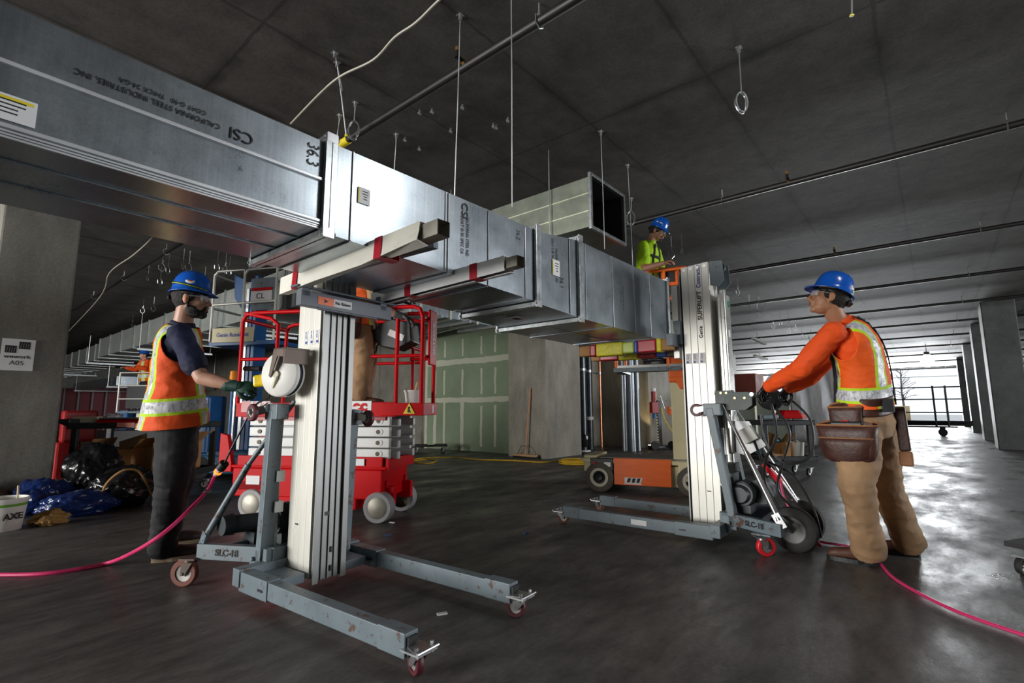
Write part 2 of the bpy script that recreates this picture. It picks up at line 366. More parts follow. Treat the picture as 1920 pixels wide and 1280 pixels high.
stud=None; ORD='first second third fourth fifth sixth seventh eighth ninth tenth eleventh twelfth thirteenth fourteenth fifteenth sixteenth'.split(); an_=((810,204),(787,206),(867,196),(925,231),(952,220),(845,240),(759,257),(786,274),(930,233))
for k,(x,y) in enumerate(((810,204),(787,206),(867,196),(925,231),(952,220),(845,240),(759,257),(786,274),(930,233))):
    p=fl(x,y,3.545)
    if not stud:
        stud=thing('ceiling_anchor','small zinc anchor studs set in the dark ceiling over the duct','anchor',p,0,'anchor studs above the duct')
        b=MB(); b.cyl((0,0,0),(0,0,-.03),.008,n=6); b.box((0,0,-.035),(.03,.012,.02)); b.build('stud',zinc,stud)
    else: q=copytree(stud); q.location=p
    (stud if k==0 else q)['label']=ORD[sum(1 for a_ in an_ if a_[0]<x)]+' from the left of the small ceiling anchors over the duct'
# bright J hooks on rods, in loose rows
hk=thing('clevis_hook','zinc pipe hook hanging on a thin rod from the ceiling','hook',(0,0,0),0,'empty pipe hooks under the ceiling')
b=MB(); b.cyl((0,0,0),(0,0,-.16),.004,n=5); b.build('rod',zinc,hk)
b=MB(); b.box((0,.0,-.19),(.012,.012,.06),M.Rotation(.3,3,'X')); b.tube([(0,0,-.2),(0,-.035,-.26),(0,-.04,-.3),(0,0,-.345),(0,.045,-.31),(0,.05,-.25)],.006,n=5); b.build('hook',steel,hk)
hooks=[(1258,443),(1277,438),(1382,560-38),(1404,552),(1419,590-22),(1433,586-22),(1449,615-22),(1462,608-20),(1478,624-20),(1490,618-20),(1503,632-18),(1516,640-18),(346,484-18),(357,470),(410,478-8),(425,474),(432,480),(280,494),(307,470),(318,476),(303,500),(386,500),(372,610-70),(290,556),(270,560),(250,590)]
first=True
for k,(x,y) in enumerate(hooks):
    p=fl(x,y,3.545)
    side='on the right' if x>700 else 'on the left'
    o=hk if first else copytree(hk); first=False
    o.location=p; o.rotation_euler.z=random.random()*3
    nx=sum(1 for h_ in hooks if (h_[0]>1300)==(x>1300) and (h_[0]>700)==(x>700) and h_[0]<x); o['label']=(ORD[nx]+' from the left of the zinc pipe hooks right of the tall mast' if x>1300 else ('left' if nx==0 else 'right')+' one of two zinc pipe hooks beside the man in the lime shirt' if x>700 else ORD[nx]+' from the left of the zinc pipe hooks above the bearded man')
    o['group']='pipe hooks, right ceiling' if x>1300 else 'pipe hooks by the upper man' if x>700 else 'pipe hooks, left ceiling'
# loose pale cable across ceiling
o=MB().tube([onX(545,232,1.9)+V((0,0,0)),fl(600,175,3.36),fl(640,142,3.38),fl(700,112,3.4),fl(740,70,3.42),fl(780,42,3.44),fl(828,-4,3.5),fl(900,-60,3.54)],.008,n=6,sm=6).build('ceiling_cable',mat('pale_cable',(.42,.4,.32),.5),smooth=True); tag(o,'pale loose cable sagging across the dark ceiling to the duct','cable')
o=MB().tube([fl(110,640,3.0),fl(185,560,3.3),fl(205,512,3.4),fl(250,478,3.4),fl(290,440,3.35),fl(330,380,3.4)],.01,n=6,sm=6).build('ceiling_cable',MT['pale_cable'],smooth=True); tag(o,'grey cable looping under the ceiling beside the left column','cable')
t=thing('hanging_bulb','bare glowing bulb hanging in front of the far opening','lamp',(26.5,.07,3.55))
b=MB(); b.cyl((0,0,0),(0,0,-.3),.012); b.cyl((0,0,-.3),(0,0,-.45),.09,.1); b.build('socket',blk,t); b=MB(); b.ell((0,0,-.66),.22,.22,.26); b.build('bulb',mat('bulb_glow',(1,1,1),.3,emit=(.9,.97,1),es=45),t,smooth=True)
for k,(x,y) in enumerate(((1472,648),(1425,638))):
    pass
t=thing('strip_light','white strip light under the ceiling left of the orange sleeve','lamp'); b=MB(); b.bar(at(1412,634,17),at(1434,645,17.5),.12,.06); b.build('tube',white,t); b=MB(); u_=at(1420,638,17.2); b.cyl(u_,V((u_.x,u_.y,3.56)),.01,n=6); b.build('hanger',zinc,t)
t=thing('strip_light','second white strip light, lower and farther away','lamp'); b=MB(); b.bar(at(1415,666,23.6),at(1437,674,24.1),.16,.08); b.build('tube',white,t); b=MB(); u_=at(1425,670,23.8); b.cyl(u_,V((u_.x,u_.y,3.56)),.012,n=6); b.build('hanger',zinc,t)
# ---------------- main duct ----------------
duct=thing('air_duct','long galvanised rectangular air duct carried on the two lifts','duct',(1.05,1.9,1.7))
D0=duct.location.copy()
def sheet(x0,x1,y0,y1,zb0,zb1,zt0,zt1,name='duct_section',par=duct,off=D0):
    th=.004; b=MB()
    ring=lambda x,zb,zt,i:[V((x,y0+i,zb+i)),V((x,y1-i,zb+i)),V((x,y1-i,zt-i)),V((x,y0+i,zt-i))]
    b.rings([ [p-off for p in ring(x0,zb0,zt0,0)],[p-off for p in ring(x1,zb1,zt1,0)] ],cap=False)
    b.rings([ [p-off for p in ring(x0,zb0,zt0,th)][::-1],[p-off for p in ring(x1,zb1,zt1,th)][::-1] ],cap=False)
    o=b.build(name,GALV,par); return o
s1=sheet(-2.2,1.025,1.9,2.56,1.752,1.752,2.133,2.133); s2=sheet(1.075,2.51,1.9,2.56,1.735,1.683,2.143,2.158)
s3=sheet(2.52,3.02,1.9,2.62,1.672,1.648,2.15,2.222); s4=sheet(3.035,4.6,1.9,2.72,1.645,1.63,2.222,2.226)
def rib(a,b_,w_,h,name,par,mt=GALV): return MB().bar(V(a)-D0,V(b_)-D0,w_,h).build(name,mt,par,bevel=.002)
for z in(1.96,1.778): rib((-2.2,1.895,z),(1.02,1.895,z),.015,.013,'stiffening_rib',s1,mat('lit_bead_steel',(.78,.8,.82),.3,metal=.55,var=.05))  # beads paler than the sheet: the light they catch is in the colour
b=MB()
for z,y in((1.756,1.897),(1.763,1.892),(1.748,1.899)): b.bar(V((-2.2,y,z))-D0,V((1.02,y,z))-D0,.007,.005)
b.build('corner_seam',MT['lit_bead_steel'],s1)
for y in(2.08,2.3): rib((-2.2,y,1.749),(1.02,y,1.749),.006,.008,'stiffening_rib',s1)
def vr(x,z0,z1,par,y=1.897,w_=.008): return rib((x,y,z0),(x,y,z1),w_,.008,'stiffening_rib',par,steel)
for x in(1.165,1.742,2.056,2.40): vr(x,1.735-(x-1.07)*.036,2.145,s2)
vr(1.452+.27,1.72,2.15,s2,w_=.004)
for x in(1.165,1.742,2.056,2.40): rib((x,1.9,1.731-(x-1.07)*.036),(x,2.56,1.731-(x-1.07)*.036),.006,.008,'stiffening_rib',s2)
for x in(2.672+.2,): vr(x+.03,1.66,2.2,s3,w_=.012)
for x in(3.12,3.53,3.908,4.22): vr(x,1.64,2.223,s4,w_=.006)
for x in(3.5,4.2): rib((x,1.9,1.638),(x,2.72,1.632),.006,.008,'stiffening_rib',s4)
rib((3.05,2.3,1.641),(4.6,2.3,1.628),.006,.006,'stiffening_rib',s4)
# bolted flanges
def flange(x,zb,zt,y1,par,w_=.022,out=.03):
    b=MB()
    for dx in(-w_*.55,w_*.55):
        for a,c in(((x+dx,1.9-out/2,zb-out),(x+dx,1.9-out/2,zt+out)),((x+dx,y1+out/2,zb-out),(x+dx,y1+out/2,zt+out))): b.bar(V(a)-D0,V(c)-D0,w_*.9,out)
        for z in(zb-out/2,zt+out/2): b.bar(V((x+dx,1.9,z))-D0,V((x+dx,y1,z))-D0,w_*.9,out)
    o=b.build('flange',mat('flange_steel',(.5,.54,.55),.3,metal=.95,var=.25,scale=20),par,bevel=.002)
    for y in(1.885,y1+.015):
        for z in(zb-out/2,zt+out/2):
            b=MB(); b.cyl(V((x-.035,y,z))-D0,V((x+.035,y,z))-D0,.008,n=6)
            b.box(V((x,y-.006 if y<2 else y+.006,z))-D0,(.05,.012,.04)); b.build('corner_bolt',steel,o)
flange(1.05,1.745,2.138,2.56,s1,w_=.026,out=.028); flange(2.515,1.678,2.155,2.56,s2); flange(3.028,1.646,2.222,2.66,s3); flange(4.61,1.63,2.226,2.72,s4,out=.02)
# stickers and stamped writing
Fm=lambda x,z,xd,yd,y=1.8955:face_m(V((x,y,z))-D0,xd,yd)
dn=((0,0,-1),(1,0,0)); up=((-1,0,0),(0,0,-1))
text('CSI',.062,ink,s1,Fm(.695,2.015,*up)); text('CALIFORNIA STEEL INDUSTRIES, INC',.026,ink,s1,Fm(.42,2.015,*up),sx=.95); text('COAT G-90   THICK 24-GA',.022,ink,s1,Fm(.45,2.045,*up),sx=.95)
text('36.3',.075,ink,s1,Fm(.975,2.055,*dn),sx=.8,bold=-.001); text('Y',.03,ink,s1,Fm(.70,1.89,*up),bold=-.001)
text('CSI',.066,ink,s2,Fm(1.862,2.085,*dn)); text('CALIFORNIA STEEL IND',.03,ink,s2,Fm(1.885,1.945,*dn),sx=.72); text('COAT G-90 SPEC CA',.03,ink,s2,Fm(1.845,1.945,*dn),sx=.8)
text('36.2',.05,ink,s2,Fm(2.33,2.075,*dn),sx=.8,bold=-.001)
text('CALIFORNIA STEEL IND. INC',.03,ink,s3,Fm(2.745,1.97,*dn),sx=.62); text('COAT G-90 TH',.03,ink,s3,Fm(2.70,2.08,*dn),sx=.7); text('36.1',.06,ink,s3,Fm(2.8,1.86,*dn),sx=.8,bold=-.001)
text('CALIFORNIA STEEL IND. INC.',.022,ink,s4,Fm(3.70,1.9,*dn),sx=.7,bold=-.0008); text('36.0 / TO MAIN',.022,ink,s4,Fm(3.66,1.9,*dn),sx=.7,bold=-.0008)
def sticker(x,z,w_,h,par,tx='yellow',y=1.895,flat=False):
    b=MB(); b.box(V((x,y,z))-D0,(w_,.002,h) if not flat else (w_,h,.002)); o=b.build('sticker',wht,par)
    if flat: b=MB(); b.box(V((x,y,z-.002))-D0,(w_*.5,h*.4,.001)); b.build('printing',ink,o); return
    b=MB(); b.box(V((x-w_*.5+w_*.08,y-.0015,z))-D0,(w_*.1,.001,h*.9)) if tx=='yellow' else b.box(V((x,y-.0015,z+h*.35))-D0,(w_*.9,.001,h*.12)); b.build('colour_band',yel,o)
    b=MB()
    for k in range(4): b.box(V((x+w_*.1,y-.0015,z+h*(.28-.16*k)))-D0,(w_*(.5 if k<2 else .3),.001,h*.05))
    b.build('printing',ink,o)
sticker(.075,1.833,.15,.075,s1,'top'); sticker(1.225,1.955,.062,.075,s2); sticker(2.735,1.95,.085,.11,s3); sticker(2.8,1.657,.14,.12,s3,y=2.3,flat=True)
# hanging duct near the ceiling
hd=thing('air_duct','short open-ended galvanised duct hung close under the ceiling','duct',(4.4,2.2,3.1))
D1=hd.location.copy(); x1=4.4
def tubeY(x0,x1,y0,y1,z0,z1,par,off,name='duct_section',th=.004):
    b=MB()
    for i,rv in((0,1),(th,-1)):
        rg=[[V((x0+i,y,z0+i))-off,V((x1-i,y,z0+i))-off,V((x1-i,y,z1-i))-off,V((x0+i,y,z1-i))-off][::rv] for y in(y0,y1)]; b.rings(rg,cap=False)
    return b.build(name,GALV,par)
h=tubeY(3.83,4.45,2.24,3.55,2.65,3.13,hd,D1); h2=tubeY(3.83,4.45,3.6,4.4,2.65,3.13,hd,D1)
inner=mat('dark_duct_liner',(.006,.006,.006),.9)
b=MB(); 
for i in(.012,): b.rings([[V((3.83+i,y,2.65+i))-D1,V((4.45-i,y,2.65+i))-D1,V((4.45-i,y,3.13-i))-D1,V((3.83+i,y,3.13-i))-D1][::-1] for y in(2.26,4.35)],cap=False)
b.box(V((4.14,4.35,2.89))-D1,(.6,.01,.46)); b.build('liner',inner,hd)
def yflange(y,par,w_=.03,out=.03,x0=3.83,x1=4.45,z0=2.65,z1=3.13,off=None,mt=None):
    off=D1 if off is None else off; b=MB()
    for x in(x0-out/2,x1+out/2): b.bar(V((x,y,z0-out))-off,V((x,y,z1+out))-off,out,w_,up=V((0,1,0)))
    for z in(z0-out/2,z1+out/2): b.box(V(((x0+x1)/2,y,z))-off,(x1-x0,w_,out))
    return b.build('flange',mt or MT['flange_steel'],par,bevel=.002)
[o_.data.materials.__setitem__(0,mat('dull_duct_steel',(.2,.22,.18),.42,metal=.65,var=.2)) for o_ in (h,h2)]; yflange(2.25,h); yflange(3.575,h,.05)
for z in(2.80,2.97): MB().bar(V((3.825,2.26,z))-D1,V((3.825,4.4,z))-D1,.01,.01).build('stiffening_rib',mat('pale_rib',(.62,.66,.5),.4,metal=.6),hd)
MB().box(V((4.1,3.9,2.64))-D1,(.25,.3,.005)).build('sticker',yel,hd)
for y in(2.7,4.1): 
    b=MB(); b.cyl(V((3.80,y,3.53))-D1,V((3.80,y,2.6))-D1,.005,n=6); b.box(V((4.14,y,2.6))-D1,(.8,.03,.03)); b.build('hanger',zinc,hd)
# far duct run on the left
S_=1.165
fd=thing('air_duct','long flanged duct run receding under the ceiling behind the bearded man','duct',(3.9,14,2.4)); D2=fd.location.copy()
segs=[(4.6,3.3,4.6,2.42,3.02),(8.1,3.3,4.6,2.42,3.02),(12.4,3.32,4.4,2.5,3.02),(18.2,3.45,4.4,2.5,2.98),(24,3.6,4.4,2.5,2.95),(31,3.6,4.4,2.5,2.9)]
for i in range(5):
    y0=segs[i][0];y1=segs[i+1][0]-.05; _,x0,x1,z0,z1=segs[i]; y0=max(6.9,y0*S_) if i==0 else y0*S_; y1*=S_; x0*=S_; x1*=S_; z0=1+(z0-1)*S_; z1=1+(z1-1)*S_
    s=tubeY(x0,x1,y0,y1,z0,z1,fd,D2); s.data.materials[0]=mat('far_galvanised',(.36,.38,.36),.45,metal=.35,var=.12); MB().box(V(((x0+x1)/2,y1,(z0+z1)/2))-D2,(x1-x0-.02,.01,z1-z0-.02)).build('end_cap',GALV,s)
    n=max(2,int((y1-y0)/1.15))
    for k in range(n+1): yflange(y0+(y1-y0)*k/n,s,.07,.025,x0,x1,z0,z1,off=D2,mt=mat('duct_flange_pale',(.6,.64,.62),.35,metal=.8))
for y in(8,11,16,22,30): b=MB(); b.box(V((4.6,y,2.6))-D2,(1.8,.06,.05)); b.cyl(V((3.75,y,2.6))-D2,V((3.75,y,3.56))-D2,.008,n=6); b.cyl(V((5.45,y,2.6))-D2,V((5.45,y,3.55))-D2,.008,n=6); b.build('trapeze_hanger',zinc,fd)
# low duct seen end-on further back on the left
t=thing('air_duct','wide low duct lying across under the far duct run','duct'); b=MB(); b.rings([[V((5,24,1.95)),V((8.7,24,1.95)),V((8.7,24,2.3)),V((5,24,2.3))],[V((5,32,1.95)),V((8.7,32,1.95)),V((8.7,32,2.3)),V((5,32,2.3))]]); b.build('duct_section',GALV,t)
for y in(25,31): b=MB(); b.box((6.85,y,1.92),(3.9,.05,.05)); b.cyl((4.95,y,1.92),(4.95,y,3.56),.01,n=6); b.cyl((8.75,y,1.92),(8.75,y,3.56),.01,n=6); b.build('trapeze_hanger',zinc,t)
# white duct branch behind lift
bd=thing('air_duct','pale duct branch with flanges behind the red scissor lift','duct',(5,5.75,2.4)); D3=bd.location.copy()
pg=mat('pale_galvanised',(.6,.62,.52),.45,metal=.5,var=.1)
MB().box(V((5.25,6.0,2.66))-D3,(2.5,.6,.5)).build('duct_section',GALV,bd)
for x in(4.1,4.7,5.3,5.9,6.4): MB().box(V((x,6.0,2.66))-D3,(.045,.64,.55)).build('flange',pg,bd)
for x in(4.4,5.0,5.6,6.2): b=MB(); b.box(V((x,6.0,2.38))-D3,(.04,.9,.04)); b.cyl(V((x,5.6,2.38))-D3,V((x,5.6,3.56))-D3,.007,n=6); b.cyl(V((x,6.4,2.38))-D3,V((x,6.4,3.56))-D3,.007,n=6); b.build('trapeze_hanger',zinc,bd)
# steel tracks lying above the drywall
t=thing('steel_track','stack of thin steel studs along the top of the green wall','track')
for k in range(4):
    b=MB(); b.bar((7.6+.2*k,6.9,2.85+.04*k),(8.3+.1*k,10.8,2.8+.05*k),.05,.03); b.build('stud',zinc,t)
# ---------------- material lifts ----------------
def caster(par,p,r=.062,ang=0,tread=None,tilt=None,name='caster',wd=.03,plate=True,fork=None):
    X=M.Translation(V(p))@M.Rotation(ang,4,'Z')
    if tilt: X=X@tilt
    b=MB(); h=r*2.05
    if plate: b.box((0,0,h),(.09,.07,.008)); b.cyl((0,0,h-.018),(0,0,h),.028)
    for s in(-1,1): b.prism([(-.03,h-.02),(.03,h-.02),(-.012,r-.012),(-.035,r-.012)],(0,s*(wd*.5+.008)-.002,0),(0,1,0),.004,u=(1,0,0),w=(0,0,1))
    b.cyl((-.024,-wd*.9,r),(-.024,wd*.9,r),.008,n=8)
    c=b.build(name,fork or zinc,par,X=X,smooth=True)
    b=MB(); k=r; c0=V((-.024,0,r))
    b.lathe(c0,(0,1,0),[(k*.62,-wd/2),(k*.93,-wd/2),(k,-wd/2+.005),(k,wd/2-.005),(k*.93,wd/2),(k*.62,wd/2)],n=24)
    w_=b.build('wheel',tread or rub,c,smooth=True)
    b=MB(); b.lathe(c0,(0,1,0),[(0,-wd*.42),(k*.25,-wd*.5),(k*.28,-wd*.3),(k*.62,-wd*.35),(k*.64,0),(k*.62,wd*.35),(k*.28,wd*.3),(k*.25,wd*.5),(0,wd*.42)],n=20)
    b.build('hub',mat('caster_hub',(.42,.4,.38),.4,metal=.6),c,smooth=True); return c
maroon=mat('maroon_rubber',(.09,.012,.02),.5); redr=mat('red_rubber',(.75,.02,.03),.45); brownr=mat('brown_rubber',(.17,.05,.03),.6)
def lift(label,loc,ang,s,mh,fz,two):
    # +x = fork side, s = which lateral side faces the camera
    t=thing('material_lift',label,'lift',loc,ang)
    # nested mast columns
    for i in range(4):
        x=-.088+.056*i; zb=.055+.01*i; zt=mh-.004*i; hgt=zt-zb; zc=(zt+zb)/2; b=MB()
        for q in(-1,1):
            b.box((x,q*.105,zc),(.0548,.014,hgt)); 
            b.box((x+.016,q*.088,zc),(.012,.03,hgt)); b.box((x-.02,q*.088,zc),(.008,.03,hgt))
        b.box((x-.012,0,zc),(.006,.2,hgt))
        for y in(-.06,-.02,.03,.07): b.box((x+.004,y,zc),(.03,.012,hgt),mi=1)
        o=b.build('mast_column',[alup,alu],t,bevel=.002)
        b=MB(); b.cyl((x,s*.111,zt-.025),(x,s*.116,zt-.025),.012,n=12); b.build('bolt',steel,o)
        b=MB(); b.box((x,0,zt+.002),(.05,.2,.006)); b.build('end_plate',zinc,o)
        if i>0:
            zs=1.4 if two else mh-.5 if mh<1.9 else 1.42
            b=MB(); b.box((x-.002,s*.1132,zs),(.042,.002,.085)); st=b.build('sticker',wht,o)
            Xf=face_m((x-.006,s*.115,zs),(0,0,1),(-s,0,0)) if s<0 else face_m((x-.006,s*.115,zs),(0,0,1),(1,0,0))
            text('Genie',.018,blueink,st,Xf@M.Translation((.015,.008,0)),ext=.0004); b=MB(); b.box((x+.006,s*.1146,zs-.028),(.018,.0015,.014)); b.build('printing',blueink,st)
    # track face (fork side)
    b=MB()
    for y in(-.088,.088): b.box((.128,y,mh/2),(.012,.036,mh-.12))
    for y in(-.045,-.005,.035): b.box((.12,y,mh/2),(.008,.010,mh-.14))
    b.box((.112,0,mh/2),(.005,.19,mh-.14)); b.build('fork_track',mat('shaded_track_aluminium',(.24,.245,.24),.42,metal=.6,var=.15,stretch=(3,3,.6),wear=(.1,.1,.09),wamt=.7),t,bevel=.0015)  # shade of the inset channel put into a darker aluminium
    b=MB(); b.box((.119,-.025,.42),(.006,.032,.02)); b.box((.121,.015,.22),(.008,.016,.03)); b.box((.121,.015,.12),(.008,.016,.03)); b.box((-.03,s*.1125,.36),(.03,.003,.008)); b.build('slot',blk,t)
    # legs
    for q in(-1,1):
        b=MB(); L=1.20; b.box((L/2-.1,q*.335,.105),(L+.05,.062,.085)); b.box((.02,q*.335,.105),(.28,.074,.098)); b.box((L-.12,q*.335,.108),(.16,.07,.092))
        lg=b.build('leg',grey,t,bevel=.004)
        b=MB(); b.box((L-.035,q*.335,.105),(.012,.05,.07)); b.box((.1,q*(.335)+s*.0375,.1),(.05,.003,.012)); b.build('socket',blk,lg)
        if two and q==s: b=MB(); b.box((.45,q*.335+s*.0325,.105),(.13,.002,.04)); b.build('sticker',wht,lg)
        b=MB(); b.box((L+.0,q*.335,.1),(.1,.10,.008)); b.cyl((L+.05,q*.335-.055,.11),(L+.05,q*.335+.055,.11),.006,n=8)
        for y in(-.04,.04): b.cyl((L+.03,q*.335+y,.085),(L+.03,q*.335+y,.125),.008,n=6)
        b.build('caster_plate',zinc,lg)
        caster(t,(L-.0,q*.335,-.0),.05,ang=.3*q,tread=maroon if not two else brownr,wd=.028)
    b=MB(); b.box((-.14,0,.12),(.07,.76,.09)); b.box((.0,-.2,.1),(.2,.14,.05)); b.box((0,.2,.1),(.2,.14,.05)); b.build('cross_beam',grey,t,bevel=.004)
    # rear frame
    b=MB()
    for q in(-1,1): b.bar((-.13,q*.165,.19),(-.58,q*.38,.19),.085,.05,up=V((0,0,1)).cross(V((-.5,q*.24,0))))
    b.box((-.45,0,.2),(.05,.62,.06)); b.box((-.3,0,.165),(.3,.34,.01)); b.box((-.16,0,.16),(.06,.45,.14)); rf=b.build('rear_frame',grey,t,bevel=.004)
    dx_=V((-.5,s*.24,0)).normalized(); nx_=V((.24,s*.5,0)).normalized(); Xs=face_m(V((-.40,s*.295,.19))+nx_*.0265,dx_*s,(0,0,1)); text('SLC-18',.05,ink,rf,Xs,bold=.0015)
    # folded outrigger posts with wheels
    for q in(-1,1):
        xx=-.2 if (q==s and not two) else (-.17 if two else -.07); yy=q*(.2 if q==s else (.19 if two else .225))
        b=MB(); b.bar((xx-.06 if two else xx-.0,yy,.14),(xx+.07 if two else xx+.04,yy,1.0),.055,.08,up=V((0,1,0))); b.box((xx+.05,yy,.99 if (two or q==s) else .95),(.13,.075,.09)); po=b.build('outrigger_post',grey,t,bevel=.005)
        b=MB(); b.box((xx-.03,yy,.17),(.1,.08,.1)); b.cyl((xx-.03,yy-.06,.17),(xx-.03,yy+.06,.17),.012); b.build('pivot_bracket',grey,po,bevel=.003)
        sd=1 if two else -1
        tl=M.Rotation(R(90*1),4,'Y') if sd>0 else M.Rotation(R(-90),4,'Y')
        caster(po,(xx+.05-sd*(-.175 if sd>0 else -.175)*1,yy,.985),.045,tilt=M.Rotation(R(-90*sd),4,'Y')@M.Rotation(R(15),4,'Z'),tread=maroon,wd=.026) if False else None
        c0=V((xx+(.175 if (two or q!=s) else -.03),yy+(0 if (two or q!=s) else q*.1),.985))
        if not two and q!=s: c0=c0+V((.03,0,-.04))
        b=MB(); a=V((xx+.1,yy,1.0 if two else .965)) if (two or q!=s) else V((xx+.02,yy+q*.03,1.01))
        for e in(-1,1): b.bar(a+V((0,e*.018,0)),c0+V((0,e*.018,0)),.004,.04)
        b.cyl(a+V((-.02,0,0)),a+V((.01,0,0)),.03); b.cyl(c0-V((0,.024,0)),c0+V((0,.024,0)),.01,n=8); fk=b.build('caster',zinc,po)
        b=MB(); k=.05; b.lathe(c0,(0,1,0),[(k*.55,-.012),(k*.9,-.013),(k,-.008),(k,.008),(k*.9,.013),(k*.55,.012)],n=20); b.build('wheel',maroon,fk,smooth=True)
        b=MB(); b.lathe(c0,(0,1,0),[(0,-.016),(k*.2,-.016),(k*.25,-.008),(k*.56,-.009),(k*.56,.009),(k*.25,.008),(k*.2,.016),(0,.016)],n=16); b.build('hub',MT['caster_hub'],fk,smooth=True)
    # braces
    for q in(-1,1):
        b=MB(); top=(-.12,q*.11,1.12 if two else 1.05); mid=(-.35,q*.245,.68); bot=(-.56,q*.37,.25)
        b.tube([top,mid],.014,n=10); b.tube([mid,bot],.019,n=10); b.box(bot,(.05,.02,.1),M.Rotation(.5,3,'Y')); b.build('brace_tube',steel if two else grey,t,smooth=True)
    # motor and gearbox
    b=MB(); my=.0
    if not two: b.cyl((-.47,-.26,.33),(-.47,-.32,.33),.062,.055,n=24); b.cyl((-.47,-.27,.33),(-.36,.02,.33),.052,n=20); b.box((-.42,-.1,.24),(.12,.16,.08))
    b.cyl((-.26,my+s*.12,.36),(-.26,my-s*.15,.36),.085,n=24); b.cyl((-.26,my+s*.12,.36),(-.26,my+s*.16,.36),.07,.055,n=24)
    for k in range(8): b.cyl((-.26,my+s*(.1-.02*k),.36),(-.26,my+s*(.094-.02*k),.36),.09,n=24)
    b.box((-.26,my,.25),(.12,.2,.06)); b.box((-.17,my-s*.02,.42),(.06,.16,.16)); mo=b.build('motor',dgrey,t,smooth=True,angle=30)
    if two:
        b=MB(); b.cyl((-.37,-.02,.37),(-.37,-.15,.37),.09,n=24); b.build('motor',dgrey,t,smooth=True,angle=30)
    b=MB(); b.cyl((-.17,s*.16,.2),(-.17,s*.16,.85),.012,n=8); b.box((-.165,s*.16,.45),(.05,.05,.06)); b.box((-.165,s*.16,.62),(.05,.05,.06)); b.build('guide_rod',zinc,t)
    return t
L1=lift('scuffed aluminium material lift nearest the camera, carrying the duct on paper-wrapped tubes',(1.585,2.80,0),R(-86.2),-1,1.98,1.63,False)
L2=lift('tall pale material lift beside the right-hand man, with big rear wheels',(4.17,1.435,0),R(91.5),1,2.18,1.55,True)
# --- lift 1 extras (local frame, -y faces the camera)
b=MB(); b.box((.2,0,1.60),(.05,.62,.085)); b.box((.2,0,1.66),(.07,.68,.012)); 
for yy in(-.28,.245): b.bar((.17,yy,1.70),(1.2,yy,1.70),.03,.03); b.box((.2,yy,1.655),(.05,.05,.09))
b.box((.21,0,1.56),(.02,.4,.02)); ca=b.build('fork_carriage',mat('dark_blue_grey_paint',(.10,.12,.15),.45,var=.2,wear=(.3,.3,.3),wamt=.74),L1,bevel=.003)
b=MB(); b.box((.2262,-.16,1.60),(.002,.1,.045)); b.build('warning_label',orange,ca); b=MB(); b.box((.2262,-.05,1.60),(.002,.12,.045)); wl=b.build('warning_label',wht,ca)
text('No Riders',.024,ink,wl,face_m((.2285,-.05,1.6),(0,1,0),(0,0,1)),bold=.0005)
text('➤',.03,ink,ca,face_m((.2285,-.16,1.6),(0,1,0),(0,0,1)))
b=MB(); b.lathe((-.08,-.205,1.2),(.35,-1,0),[(0,.05),(.118,.05),(.128,.04),(.128,.025)],n=40); b.lathe((-.08,-.205,1.2),(.35,-1,0),[(.128,-.0),(.128,-.015),(.1,-.02),(0,-.02)],n=40); dr=b.build('winch_drum',white,L1,smooth=True,angle=50)
b=MB(); b.lathe((-.08,-.205,1.2),(.35,-1,0),[(.122,-.01),(.122,.03)],n=40); b.build('drum_band',mat('navy_band',(.03,.035,.06),.5),dr,smooth=True)
b=MB(); b.box((-.08,-.262,1.155),(.016,.012,.07),M.Rotation(.5,3,'Y')); b.cyl((-.08,-.25,1.2),(-.07,-.27,1.2),.02); b.build('crank_pin',mat('cream_plastic',(.6,.56,.4),.5),dr)
b=MB(); b.prism([(-.07,1.345),(.05,1.345),(.05,1.29),(-.03,1.30),(-.09,1.18),(-.11,1.19)],(0,-.285,0),(0,.008,0),1,u=(1,0,0),w=(0,0,1)); b.box((-.01,-.21,1.34),(.12,.15,.01)); b.box((.04,-.21,1.30),(.01,.15,.09)); b.build('winch_bracket',rust,L1,bevel=.001)
b=MB(); b.cyl((-.36,-.2,1.25),(-.56,-.2,1.26),.016,n=10); b.build('handle',blk,L1,smooth=True)
b=MB(); b.lathe((-.19,-.14,1.2),(0,-1,0),[(.05,-.02),(.09,-.02),(.09,.01),(.05,.01)],n=24); b.build('cable_drum',blk,L1,smooth=True)
caster(L1,(-.60,-.42,0),.075,ang=R(35),tread=brownr,wd=.036,fork=rust); caster(L1,(-.6,.42,0),.075,ang=R(10),tread=brownr,wd=.036,fork=rust)
# --- lift 2 extras (+y faces the camera)
def wrapped(par,q):
    b=MB(); x0,x1=.16,(1.02 if q>0 else 1.15); z=1.515; segsc=[(0,.13,0),(.13,.2,1),(.2,.5,2),(.5,.62,3),(.62,.66,4),(.66,.85,1),(.85,.9,2),(.9,1,0)] if q>0 else [(0,.1,0),(.1,.3,1),(.3,.5,2),(.5,.68,1),(.68,.78,4),(.78,1,5)]
    for a,c,mi in segsc:
        xa=x1-(x1-x0)*c if q>0 else x1-(x1-x0)*c; xb=x1-(x1-x0)*a
        b.box(((xa+xb)/2,q*.22,z),(xb-xa+.002,.085+.008*(mi%2),.095+.010*(mi%3)),mi=mi)
    o=b.build('taped_fork',[card,tape,mat('yellow_tape',(.68,.62,.01),.4,bump=.9,bscale=30),mat('lime_tape',(.5,.62,.1),.4),mat('blue_tape',(.02,.08,.4),.4),rust],par,bevel=.012); return o
wrapped(L2,1); wrapped(L2,-1)
b=MB(); b.box((.17,0,1.55),(.05,.56,.1)); b.box((.15,0,1.62),(.06,.3,.2)); b.build('fork_carriage',grey,L2,bevel=.003)
